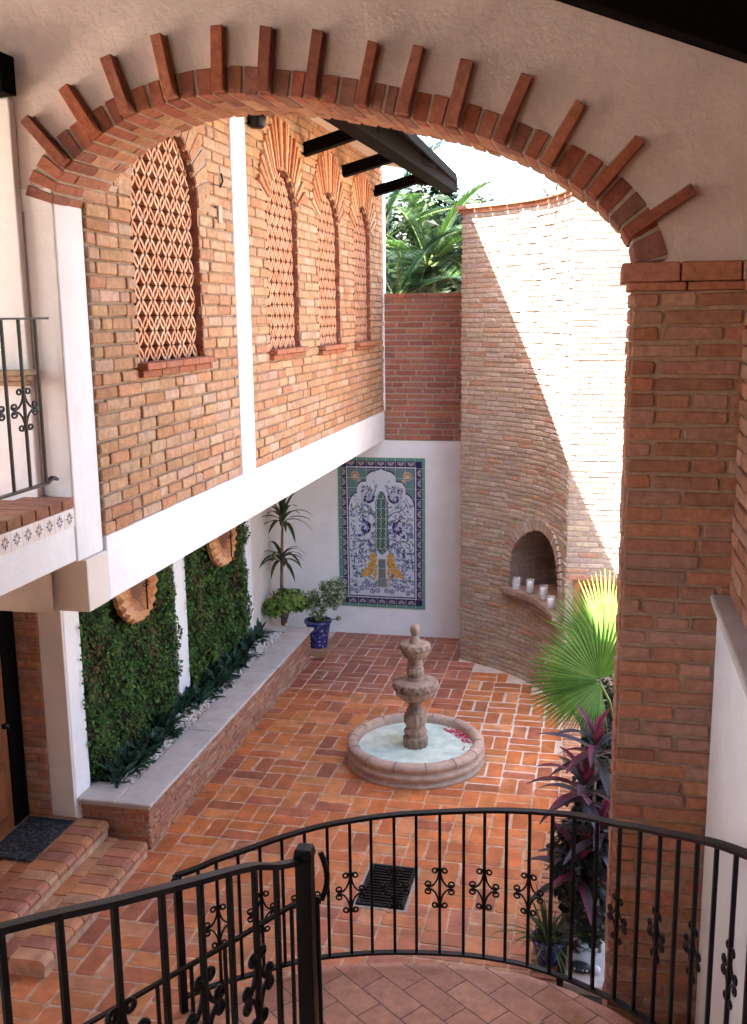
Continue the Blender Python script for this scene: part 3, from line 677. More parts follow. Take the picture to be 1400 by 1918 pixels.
DR = [(-1.34, 4.45, 1.852), (-1.457, 4.4, 1.787), (-1.70, 4.29, 1.65), (-1.95, 4.18, 1.52), (-2.361, 4.0, 1.30), (-2.8, 3.82, 1.07)]
lo = thing('lower_railing', 'thin black iron handrail descending left below the landing', 'railing', (-2, 4.2, .4))
rail_part([V(*p) for p in DR], 'top_rail', lo, .03, .014)
for k in range(9):
    t = (k + .5) / 9; x = lerp(-1.36, -2.75, t)
    for a, b in zip(DR, DR[1:]):
        if b[0] <= x <= a[0]:
            q = (x - b[0]) / (a[0] - b[0]); p = [lerp(b[i], a[i], q) for i in range(3)]
    bar_part((p[0], p[1], p[2] - .92), tuple(p), (1, -.44, 0), lo, .0165)
brl = thing('balcony_railing', 'black iron balcony railing with a scroll against white walls', 'railing', (-3.1, 4, 3.6))
rail_part([(-3.1, 5.345, 4.703), (-3.1, 3.0, 4.703)], 'top_rail', brl, .03, .012); rail_part([(-3.1, 5.33, 3.775), (-3.1, 5.29, 3.795), (-3.1, 5.22, 3.77), (-3.1, 3.0, 3.765)], 'bottom_rail', brl, .03, .014)
for k in range(12):
    y = 5.215 - k * .165; bar_part((-3.1, y, 3.768), (-3.1, y, 4.70), (0, 1, 0), brl, .016)
    if k % 2 == 1: scroll_part((-3.1, y, 4.21), (0, 1, 0), brl, .9, .0065, 1.7)

# ------------------------------------------------------------------ landing and stairs near the viewer
ld = MB(); pts = [(-2.166, 4.696), (-2.003, 4.856), (-1.801, 5.01), (-1.582, 5.16), (-1.34, 5.262), (-1.093, 5.332), (-.832, 5.376), (-.574, 5.39), (-.317, 5.364), (-.071, 5.28), (.165, 5.155), (.365, 5.0), (.532, 4.845), (.62, 4.76)]
for (a, b) in zip(pts, pts[1:]):
    ld.face([(a[0], a[1], .9), (a[0], 1.5, .9), (b[0], 1.5, .9), (b[0], b[1], .9)], 0)
    ld.face([(a[0], a[1], .9), (b[0], b[1], .9), (b[0], b[1], 0), (a[0], a[1], 0)], 1)
ld.face([(-2.25, 4.62, .9), (-2.25, 1.5, .9), (-2.166, 1.5, .9), (-2.166, 4.696, .9)], 0)
ld.face([(-2.25, 4.62, .9), (-2.166, 4.696, .9), (-2.166, 4.696, 0), (-2.25, 4.62, 0)], 1); ld.face([(-2.25, 1.5, .9), (-2.25, 4.62, .9), (-2.25, 4.62, 0), (-2.25, 1.5, 0)], 1)
def paver_mat():
    m, nt, b, out = new_mat('landing_pavers'); L = nt.links.new
    pos = N(nt, 'ShaderNodeNewGeometry').outputs['Position']; mp = N(nt, 'ShaderNodeMapping'); mp.inputs['Rotation'].default_value = (0, 0, R(38)); L(pos, mp.inputs['Vector'])
    nz = N(nt, 'ShaderNodeTexNoise'); nz.inputs['Scale'].default_value = 3; L(pos, nz.inputs['Vector'])
    ad = N(nt, 'ShaderNodeVectorMath', operation='MULTIPLY_ADD'); L(nz.outputs['Color'], ad.inputs[0]); ad.inputs[1].default_value = (.02, .02, .02); L(mp.outputs[0], ad.inputs[2])
    bt = N(nt, 'ShaderNodeTexBrick'); L(ad.outputs[0], bt.inputs['Vector']); bt.inputs['Scale'].default_value = 1; bt.inputs['Brick Width'].default_value = .34; bt.inputs['Row Height'].default_value = .17
    bt.inputs['Mortar Size'].default_value = .004; bt.inputs['Mortar Smooth'].default_value = .3; bt.inputs['Bias'].default_value = .1
    bt.inputs['Color1'].default_value = (.58, .29, .18, 1); bt.inputs['Color2'].default_value = (.46, .21, .13, 1); bt.inputs['Mortar'].default_value = (.12, .075, .06, 1)
    n2 = N(nt, 'ShaderNodeTexNoise'); n2.inputs['Scale'].default_value = 14; n2.inputs['Detail'].default_value = 8; n2.inputs['Roughness'].default_value = .7; L(pos, n2.inputs['Vector'])
    mr = N(nt, 'ShaderNodeMapRange'); mr.inputs[1].default_value = .3; mr.inputs[2].default_value = .7; mr.inputs[3].default_value = .75; mr.inputs[4].default_value = 1.3; L(n2.outputs[0], mr.inputs[0])
    sc = N(nt, 'ShaderNodeVectorMath', operation='SCALE'); L(bt.outputs['Color'], sc.inputs[0]); L(mr.outputs[0], sc.inputs['Scale'])
    L(sc.outputs[0], b.inputs['Base Color']); b.inputs['Roughness'].default_value = .75
    mm = N(nt, 'ShaderNodeMath', operation='MULTIPLY_ADD'); L(bt.outputs['Fac'], mm.inputs[0]); mm.inputs[1].default_value = -1.5; L(n2.outputs[0], mm.inputs[2])
    bp = N(nt, 'ShaderNodeBump'); bp.inputs['Strength'].default_value = .5; bp.inputs['Distance'].default_value = .01; L(mm.outputs[0], bp.inputs['Height']); L(bp.outputs[0], b.inputs['Normal'])
    return m
M['paver'] = paver_mat()
tag(ld.build('landing_floor', [M['paver'], M['mortar']]), kind='structure')
st = MB()
for k in range(4): st.box(-2.25 - .3 * (k + 1), -2.252 - .3 * k, 2.6, 4.55 - .05 * k, 0, .72 - .18 * k)
for k in range(11): st.box(-.25 if k < 6 else -.9, .622, 4.75 - .29 * (k + 1), 4.748 - .29 * k, .9, 1.08 + .14 * k)
tag(st.build('steps', M['paver']), kind='structure')

# ------------------------------------------------------------------ entrance steps, mat
es = MB()
def step_blk(x0, x1, y0, y1, z, nose):
    es.box(x0, x1 - .02, y0 + .02, y1, 0, z - .012, 1, (.5, .4, .3))
    yy = y0
    while yy < y1 - .05:                                                    # rounded nosing bricks across the edge
        b = min(yy + .145, y1); c = tuple(a * k for a, k in zip(brickcols('floor'), (.9, 1.25, 1.9)))
        pr = [(x1 - .28, z - .001), (x1 - .05, z), (x1 - .015, z - .012), (x1, z - .04), (x1 - .003, z - .075), (x1 - .28, z - .075)]
        n0 = es.verts([(a, yy + .006, q) for a, q in pr] + [(a, b - .006, q) for a, q in pr])
        for k in range(6): es.idx((n0 + k, n0 + (k + 1) % 6, n0 + 6 + (k + 1) % 6, n0 + 6 + k), 0, c)
        es.idx([n0 + k for k in range(6)][::-1], 0, c); es.idx([n0 + 6 + k for k in range(6)], 0, c); yy += .145
    x = x1 - .285
    while x > x0 + .05:
        yy = y0 - rng.uniform(0, .14)
        while yy < y1:
            a, b = max(yy, y0), min(yy + .285, y1)
            if b - a > .05: brick(es, FM, max(x - .14, x0) + .005, x - .005, a + .005, b - .005, z + rng.uniform(-.002, .001), tuple(q * k for q, k in zip(brickcols('floor'), (.85, 1.1, 1.5))), 0, bev=.004, w0=z - .03)
            yy += .29
        x -= .145
step_blk(-5.6, -3.79, 5.87, 7.62, .15, 1); step_blk(-5.6, -4.17, 5.9, 7.64, .30, 1)
tag(es.build('entrance_steps', [M['tile_floor'], M['mortar_floor']]), kind='structure')
dm = MB(); dm.box(-4.90, -4.46, 6.85, 7.54, .304, .318); dmo = dm.build('doormat', M['rubber'], bevel=.004)
tag(dmo, 'black rubber doormat before the wooden door', 'doormat')
dm2 = MB()
for a in ((-4.9, -4.46, 6.85, 6.875), (-4.9, -4.46, 7.515, 7.54), (-4.485, -4.46, 6.876, 7.514)): dm2.box(a[0], a[1], a[2], a[3], .3185, .324)
for k in range(60):
    cx, cy = rng.uniform(-4.87, -4.52), rng.uniform(6.92, 7.46); r_ = rng.uniform(.02, .04)
    dm2.tube([(cx + r_ * math.cos(a), cy + r_ * math.sin(a), .319) for a in [k2 * .7 for k2 in range(8)]], .004, 4)
dm2.build('pattern_ridges', M['rubber'], dmo)

# ------------------------------------------------------------------ planter with gravel, hedge panels
pt = thing('planter', 'long low brick planter with grey stone coping along the ivy', 'planter', (-4.2, 10, 0))
mb = MB(); bricks(mb, plane_map((-3.83, 7.72, 0), (0, 1, 0), (0, 0, 1), (1, 0, 0)), 0, 5.2, 0, .40, .24, .042, .011, .015, 'planter', vary=.15)
bricks(mb, plane_map((-4.64, 7.74, 0), (1, 0, 0), (0, 0, 1), (0, -1, 0)), 0, .808, 0, .40, .26, .05, .012, .013, 'column', vary=.15)
mb.box(-4.64, -3.832, 7.745, 12.93, 0, .38, 1, (.4, .3, .2)); mb.build('brick_base', [M['brick'], M['mortar']], pt)
cp = MB()
for z0, z1, e in ((.402, .44, .03), (.4405, .475, .065)):
    cp.box(-4.11, -3.835 + e, 7.72 - e, 9.3, z0, z1); cp.box(-4.11, -3.835 + e, 9.302, 11.1, z0, z1); cp.box(-4.11, -3.835 + e, 11.102, 12.95, z0, z1)
    cp.box(-4.64 - e, -4.112, 7.72 - e, 8.02, z0, z1); cp.box(-4.60, -4.112, 12.72, 12.95, z0, z1)
cp.build('coping', M['coping'], pt, bevel=.012)
gv = MB()
for k in range(2600):
    y = rng.uniform(8.03, 12.7); x = rng.uniform(-4.40, -4.115); s_ = rng.uniform(.012, .022); z = .425 + rng.uniform(0, .025)
    c = rng.choice([(.78, .73, .66), (.72, .65, .57), (.80, .77, .72), (.62, .52, .44)]); q = []
    for a in range(5):
        an = a * 1.257 + rng.uniform(-.3, .3); q.append((x + s_ * math.cos(an) * rng.uniform(.8, 1.3), y + s_ * math.sin(an) * rng.uniform(.8, 1.3)))
    n0 = gv.verts([(a, b, z - .01) for a, b in q] + [(x + (a - x) * .75, y + (b - y) * .75, z + s_ * .55) for a, b in q] + [(x, y, z + s_ * .8)])
    for a in range(5):
        b = (a + 1) % 5; gv.idx((n0 + a, n0 + b, n0 + 5 + b, n0 + 5 + a), 0, c); gv.idx((n0 + 5 + a, n0 + 5 + b, n0 + 10), 0, c)
gv.face([(-4.56, 8.0, .42), (-4.1, 8.0, .42), (-4.1, 12.75, .42), (-4.56, 12.75, .42)], 1, (.3, .25, .2))
tag(gv.build('gravel', [M['pebble'], M['soil']]), kind='stuff')

IVC = [(.040, .095, .020), (.055, .125, .028), (.028, .070, .018), (.075, .155, .035), (.09, .14, .035), (.040, .085, .022), (.12, .18, .045), (.020, .05, .016)]
BRN = [(.12, .075, .035), (.09, .06, .03), (.16, .09, .04)]
def ivy(y0, y1, label):
    m_ = MB(); x = XL - .03
    m_.box(XL - .06, XL - .02, y0, y1, .44, BEAM0 - .01, 1, (.05, .04, .025))
    for k in range(int((y1 - y0) * 6200)):
        y = rng.uniform(y0 - .015, y1 + .015); z = rng.uniform(.46, 2.6)
        bump_ = .03 * math.sin(y * 9 + z * 5) + .025 * math.sin(z * 13 - y * 6)
        dry = math.sin(y * 5.1 + 1) * math.sin(z * 3.3) + rng.uniform(-.5, .5) + (.45 if z > 1.7 else 0)
        c = rng.choice(BRN) if dry > .92 else rng.choice(IVC); k_ = rng.uniform(.7, 1.3); c = tuple(a * k_ for a in c)
        p = (x + .035 + bump_ + rng.uniform(0, .05), y, z)
        m_.leafquad(p, (1, rng.uniform(-.9, .9), rng.uniform(-.5, 1.0)), rng.choice((.02, .028, .034, .045, .052)) * rng.uniform(.85, 1.15), c, 0, .75)
    for k in range(60):                                                      # stray shoots over the edge
        z = rng.uniform(.7, 2.5); m_.leafquad((XL + .05, y0 - rng.uniform(0, .1), z), (1, -.4, .3), .035, rng.choice(IVC), 0, .7)
    tag(m_.build('ivy', [M['leaf_matte'], M['soil']]), label, 'ivy', 'ivy panels on the wall')
ivy(7.93, 9.97, 'wide dark green ivy panel on the wall nearest the entrance door')
ivy(10.30, 12.26, 'ivy panel with brown patches between the two thin white pilasters')

def disc(yc, zc, R_, label):
    t = thing('wall_sconce', label, 'sconce', (XL + .06, yc, zc), 'copper wall sconces on the ivy')
    m_ = MB(); n = 48; o = V(XL + .06, yc, zc); tilt = .1
    def pt_(r, a, w): return o + V(w + .12 * (r * math.sin(a)) * -.5, r * math.cos(a), r * math.sin(a))
    rings = [(.0, .06), (.19, .05), (.21, .075), (.30, .10), (.38, .085), (.405, .05), (.40, .0)]
    idx0 = []
    for (r, w) in rings:
        row = []
        for k in range(n):
            a = 2 * math.pi * k / n; rr = r * (1 + (.035 * abs(math.sin(a * 12)) if r > .28 else 0)); row.append(pt_(rr * R_ / .4, a, w + (.018 * math.cos(a * 24) if .2 < r < .4 else 0)))
        idx0.append(m_.verts(row))
    for i in range(len(rings) - 1):
        for k in range(n):
            k2 = (k + 1) % n; c = (.52, .22, .09) if i > 1 else ((.20, .09, .05) if i == 0 else (.40, .16, .07))
            if i > 2 and k % 2: c = (.62, .32, .14)
            m_.idx((idx0[i] + k, idx0[i] + k2, idx0[i + 1] + k2, idx0[i + 1] + k), 0, c)
    m_.build('scalloped_plate', M['copper'], t)
    m_ = MB(); c0 = o + V(.16, 0, .03)
    m_.tube([c0 + V(0, .0, .12), c0, c0 + V(0, 0, -.33)], .009, 6)
    for s_ in (1, -1):
        m_.tube([c0 + V(0, s_ * (.035 + .03 * math.cos(a) * (1 - a / 9)), -.08 + .03 * math.sin(a) * (1 - a / 9)) for a in [k * .4 for k in range(15)]], .006, 6)
    m_.build('iron_hook', M['iron'], t, smooth=True)
disc(8.88, 2.19, .42, 'scalloped copper sconce with iron hook on the ivy nearest the entrance door')
disc(11.22, 2.16, .40, 'scalloped copper sconce on the farther ivy panel beyond the white pilaster')

# low plants along the planter
def low_plant(seed):
    m_ = MB()
    for k in range(26):
        a = rng.uniform(0, 6.283); el = rng.uniform(.25, 1.3); d = V(math.cos(a) * math.cos(el), math.sin(a) * math.cos(el), math.sin(el))
        k_ = rng.uniform(.7, 1.4); c = rng.choice([(.022, .06, .035), (.03, .075, .04), (.018, .045, .03), (.05, .10, .06)]); c = tuple(q * k_ for q in c)
        m_.blade((rng.uniform(-.03, .03), rng.uniform(-.03, .03), 0), d, (0, 0, 1), rng.uniform(.12, .21), rng.uniform(.035, .05), 4, rng.uniform(.5, 1.2), 0, c)
    return m_
protos = []
k = 0; ypos = 8.0
PL = 'dark green leafy plant in the row on white gravel along the ivy'
while ypos < 12.75:
    for xo in ((-4.44, -4.30) if ypos < 9.2 or 10.2 < ypos < 11.6 else (-4.42,)):
        x, y = xo + rng.uniform(-.03, .03), ypos + rng.uniform(-.06, .06)
        if k < 3:
            o = low_plant(k).build('foliage_plant', M['leaf']); protos.append(o); tag(o, PL, 'plant', 'dark green plants along the planter'); o.location = (x, y, .43)
        else:
            o = protos[k % 3].copy(); col.objects.link(o); o.location = (x, y, .43); o.rotation_euler = (0, 0, rng.uniform(0, 6.28)); q = rng.uniform(1.0, 1.5); o.scale = (q, q, q)
        k += 1
    ypos += .17

# dracaena, bush and potted shrub in the far corner
dt = thing('dracaena', 'slender dracaena with two tiers of drooping strap leaves in the corner', 'plant', (-4.33, 13.3, .3))
m_ = MB(); m_.tube([(-4.33, 13.3, .3), (-4.34, 13.31, 1.0), (-4.31, 13.3, 1.62), (-4.29, 13.3, 1.95)], .028, 8, scale=[1.1, .9, .7, .5]); m_.build('stem', M['bark'], dt, smooth=True)
def rosette(c0, n, L, w, cols, up=.5, dr=1.3):
    m_ = MB()
    for k in range(n):
        a = k * 2.4 + rng.uniform(-.2, .2); el = lerp(1.25, -.1, k / n) * up + .2; d = V(math.cos(a) * math.cos(el), math.sin(a) * math.cos(el), math.sin(el))
        c = rng.choice(cols); q = rng.uniform(.7, 1.3)
        m_.blade(Vector(c0) + V(0, 0, -k * .004), d, (0, 0, 1), L * rng.uniform(.75, 1.1), w, 7, dr * rng.uniform(.7, 1.3), 0, tuple(x * q for x in c), shape=lambda t: min(1, .35 + t * 2.5) * (1 - t ** 3))
    return m_
DG = [(.045, .085, .025), (.035, .06, .02), (.06, .09, .03), (.075, .06, .03)]
rosette((-4.29, 13.3, 1.93), 20, .55, .07, DG, 1.0, 1.7).build('leaf_crown', M['leaf'], dt)
rosette((-4.33, 13.3, 1.36), 20, .48, .065, DG, .7, 2.2).build('leaf_crown', M['leaf'], dt)
def shrub(name, label, c0, rx, ry, rz, n, size, cols, parent_stem=True, matn='leaf'):
    t = thing(name, label, 'shrub', (c0[0], c0[1], c0[2] - rz))
    m_ = MB(); lumps = [(rng.uniform(-.6, .6), rng.uniform(-.6, .6), rng.uniform(-.3, .6), rng.uniform(.4, .6)) for _ in range(9)]
    for k in range(n):
        l = rng.choice(lumps); a, b = rng.uniform(0, 6.283), math.acos(rng.uniform(-1, 1)); r_ = l[3] * rng.uniform(.7, 1.05)
        d = V(math.sin(b) * math.cos(a), math.sin(b) * math.sin(a), math.cos(b)); p = V(l[0], l[1], l[2]) + d * r_
        q = V(c0[0] + p.x * rx, c0[1] + p.y * ry, c0[2] + p.z * rz); g_ = rng.uniform(.65, 1.35); c = tuple(x * g_ for x in rng.choice(cols))
        m_.leafquad(q, d + V(rng.uniform(-.6, .6), rng.uniform(-.6, .6), .6), size * rng.uniform(.7, 1.3), c, 0, .6)
    m_.build('foliage', M[matn], t)
    m_ = MB()
    for k in range(7):
        a = k * .9; m_.tube([(c0[0] + .02 * math.cos(a), c0[1] + .02 * math.sin(a), c0[2] - rz), (c0[0] + rx * .3 * math.cos(a), c0[1] + ry * .3 * math.sin(a), c0[2]), (c0[0] + rx * .6 * math.cos(a), c0[1] + ry * .6 * math.sin(a), c0[2] + rz * .5)], .008, 5)
    m_.build('stems', M['bark'], t)
    return t
YG = [(.16, .26, .035), (.12, .22, .03), (.20, .30, .05), (.08, .16, .025), (.24, .33, .07)]
shrub('bush', 'bright yellow green bush at the far end of the planter', (-4.28, 13.22, .72), .34, .26, .30, 1300, .075, YG)
pc = V(-3.80, 13.25, 0)
pp = thing('potted_shrub', 'variegated shrub in a blue patterned pot beside the tile mural', 'potted plant', tuple(pc))
m_ = MB(); m_.lathe([(.12, .10), (.125, .11), (.145, .25), (.175, .44), (.195, .455), (.195, .49), (.17, .49), (.165, .44)], pc, 32); m_.build('pot', M['glaze'], pp, smooth=True)
m_ = MB(); m_.box(-3.98, -3.62, 13.08, 13.44, 0, .10, 0, (.40, .22, .14)); m_.build('pedestal', M['brick'], pp, bevel=.01)
m_ = MB(); m_.lathe([(.166, .445), (.1, .455), (.02, .46)], pc, 20); m_.build('soil', M['soil'], pp)
m_ = MB()
for (lx, ly, lz, lr_) in ((0, 0, .62, .16), (-.1, .05, .74, .13), (.09, 0, .78, .15), (.2, -.03, .92, .17), (.28, .05, .98, .15), (.24, -.05, .78, .12), (.12, 0, .98, .10), (-.05, .0, .86, .08), (.33, -.05, .86, .12), (.30, 0, .53, .035)):
    for k in range(int(1500 * lr_)):
        a, b = rng.uniform(0, 6.283), math.acos(rng.uniform(-1, 1)); d = V(math.sin(b) * math.cos(a), math.sin(b) * math.sin(a), math.cos(b)); g_ = rng.uniform(.7, 1.3)
        c = tuple(x * g_ for x in rng.choice([(.10, .15, .05), (.16, .21, .08), (.30, .33, .18), (.07, .11, .04), (.36, .38, .22)]))
        m_.leafquad(pc + V(lx, ly, lz) + d * lr_ * rng.uniform(.5, 1.05), d + V(0, -.3, .5), rng.uniform(.035, .06), c, 0, .55)
m_.build('foliage', M['leaf'], pp)
m_ = MB()
for e in ((-.1, .05, .74), (.2, -.03, .9), (.3, .02, .95), (.0, 0, .8), (.3, 0, .52)): m_.tube([pc + V(0, 0, .45), pc + V(e[0] * .4, e[1], lerp(.45, e[2], .55)), pc + V(*e)], .008, 5)
m_.build('stems', M['bark'], pp)

# ------------------------------------------------------------------ mural wall and mural
mw = thing('mural_wall', 'end wall of white plaster below and dark red brick above', 'wall', (-2.4, YM, 0))
m_ = MB(); m_.box(-4.95, -1.6, YM, YM + .3, 0, 2.925); m_.build('plaster_base', M['plaster'], mw)
m_ = MB(); bricks(m_, plane_map((0, YM + .012, 0), (1, 0, 0), (0, 0, 1), (0, -1, 0)), XW + .03, -1.6, 2.93, 4.93, .34, .062, .02, .012, 'mural', vary=.2)
m_.box(XW - .2, -1.6, YM + .014, YM + .3, 2.93, 4.93, 1, (.5, .4, .3)); m_.build('upper_brick', [M['brick'], M['mortar']], mw)
m_ = MB(); x = XW + .03
while x < -1.62: m_.box(x + .005, min(x + .3, -1.6), YM - .012, YM + .31, 4.932, 4.99, 0, brickcols('mural')); x += .305
m_.build('capping', M['brick'], mw, bevel=.006)

MU0, MU1, MV0, MV1 = -3.725, -2.43, .425, 2.675
mu = MB()
def mp_(x, y, d): return V(lerp(MU0, MU1, (x - 105) / 1020), YM - .012 - d, lerp(MV1, MV0, (y - 98) / 1700))
mlist = []
def mpoly(pts, c, l): mlist.append((l, pts[::-1], c))
def mrect(x0, x1, y0, y1, c, l): mpoly([(x0, y0), (x1, y0), (x1, y1), (x0, y1)], c, l)
def mstroke(pts, w, c, l):
    for (a, b) in zip(pts, pts[1:]):
        d = Vector((b[0] - a[0], b[1] - a[1]))
        if d.length < 1e-6: continue
        n = Vector((-d.y, d.x)).normalized() * w / 2; e = d.normalized() * w * .25
        mpoly([(a[0] - n.x - e.x, a[1] - n.y - e.y), (b[0] - n.x + e.x, b[1] - n.y + e.y), (b[0] + n.x + e.x, b[1] + n.y + e.y), (a[0] + n.x - e.x, a[1] + n.y - e.y)], c, l)
def mcirc(x, y, r, c, l, n=14, ry=None): mpoly([(x + r * math.cos(6.283 * k / n), y + (ry or r) * math.sin(6.283 * k / n)) for k in range(n)], c, l)
def both(f):      # the design is mirrored about its axis
    f(lambda x: x); f(lambda x: 1232 - x)
NAVY, GREEN, PALE, BLUE, TEAL, OCH, PINK, OLV = (.016, .016, .085), (.12, .28, .21), (.60, .63, .68), (.05, .075, .22), (.11, .23, .22), (.62, .34, .06), (.50, .36, .34), (.15, .18, .10)
mrect(105, 1125, 98, 1798, GREEN, 0)
mrect(148, 1088, 135, 1760, NAVY, 1)
mrect(205, 1022, 200, 1690, (.62, .62, .68), 2); mrect(217, 1010, 212, 1678, NAVY, 3); mrect(230, 998, 226, 1664, PALE, 4)
cw = 113
def shell(cx, cy, ang):
    ca, sa = math.cos(ang), math.sin(ang); rot = lambda x, y: (cx + x * ca - y * sa, cy + x * sa + y * ca)
    P = [rot(44 * math.cos(math.pi * k / 8) * (1 if k % 2 == 0 else .86), 22 - 44 * math.sin(math.pi * k / 8) * (1 if k % 2 == 0 else .86)) for k in range(9)]
    mpoly(P, (.46, .37, .36), 2)
    for k in range(1, 8): mstroke([rot(0, 20), rot(40 * math.cos(math.pi * k / 8), 22 - 40 * math.sin(math.pi * k / 8))], 4, (.16, .13, .2), 3)
for k in range(7):
    x = 265 + k * 116; shell(x, 168, math.pi); shell(x, 1724, 0)
for k in range(13):
    y = 262 + k * 114; shell(177, y, math.pi / 2); shell(1055, y, -math.pi / 2)
AR = [(232, 640), (250, 560), (300, 500), (335, 490), (330, 430), (370, 370), (440, 355), (445, 300), (500, 255), (560, 240), (616, 215)]
arp = [(p.x, p.y) for p in catmull([(a, b, 0) for a, b in AR], 5)]
def sp_(f):
    top = [(f(232), 228)] ;
    for a, b in zip(arp, arp[1:]): mpoly([(f(a[0]), a[1]), (f(b[0]), b[1]), (f(b[0]), 228), (f(a[0]), 228)] if f(0) == 0 else [(f(b[0]), b[1]), (f(a[0]), a[1]), (f(a[0]), 228), (f(b[0]), 228)], TEAL, 5)
    mrect(min(f(232), f(246)), max(f(232), f(246)), 228, 610, TEAL, 5)
    mcirc(f(310), 300, 52, (.50, .33, .20), 6); mcirc(f(305), 305, 34, NAVY, 7); mcirc(f(305), 305, 27, (.60, .42, .26), 8)
    mcirc(f(360), 360, 22, (.45, .40, .22), 6); mstroke([(f(250), 330), (f(265), 420), (f(250), 520)], 14, GREEN, 6); mstroke([(f(380), 270), (f(440), 262), (f(500), 240)], 14, OLV, 6)
    mstroke([(f(a), b) for a, b in arp], 14, NAVY, 9); mstroke([(f(a) + (5 if f(0) == 0 else -5), b + 14) for a, b in arp], 7, (.70, .72, .78), 9)
both(sp_)
def cyp(y): return 12 + 62 * min(1, (y - 470) / 120) ** .7 + 14 * max(0, (y - 800) / 300) if y < 1120 else max(6, 88 - (y - 1120) * 1.2)
tp_ = [(616 - cyp(y), y) for y in range(470, 1190, 20)] + [(616 + cyp(y), y) for y in range(1180, 460, -20)]
for y in range(470, 1180, 20): mpoly([(616 - cyp(y), y), (616 + cyp(y), y), (616 + cyp(y + 20), y + 20), (616 - cyp(y + 20), y + 20)], (.10, .19, .16), 6)
for y in range(500, 1170, 26):
    k = 0; x = -cyp(y) + 8
    while x < cyp(y) - 5:
        xo = x + (9 if (y // 26) % 2 else 0)
        mpoly([(616 + xo, y - 15), (616 + xo + 7, y), (616 + xo, y + 15), (616 + xo - 7, y)], (.02, .03, .04) if k % 3 else (.36, .46, .36), 7); x += 19; k += 1
for y in range(1240, 1560, 16):
    ww = 42 + max(0, y - 1440) * .25
    mpoly([(616 - ww, y), (616 + ww, y), (616 + ww + 3, y + 16), (616 - ww - 3, y + 16)], (.25, .27, .22), 6)
for k in range(-4, 5): mstroke([(616 + k * 9, 1240), (616 + k * 10, 1450), (616 + k * 26, 1570 - abs(k) * 8)], 4, (.07, .08, .10), 7)
def spiral(f, cx, cy, r, turns, w, c, l, a0=0, sgn=1):
    mstroke([(f(cx + r * (1 - q * .82) * math.cos(a0 + sgn * q * turns * 6.283)), cy + r * (1 - q * .82) * math.sin(a0 + sgn * q * turns * 6.283)) for q in [k / 36 for k in range(37)]], w, c, l)
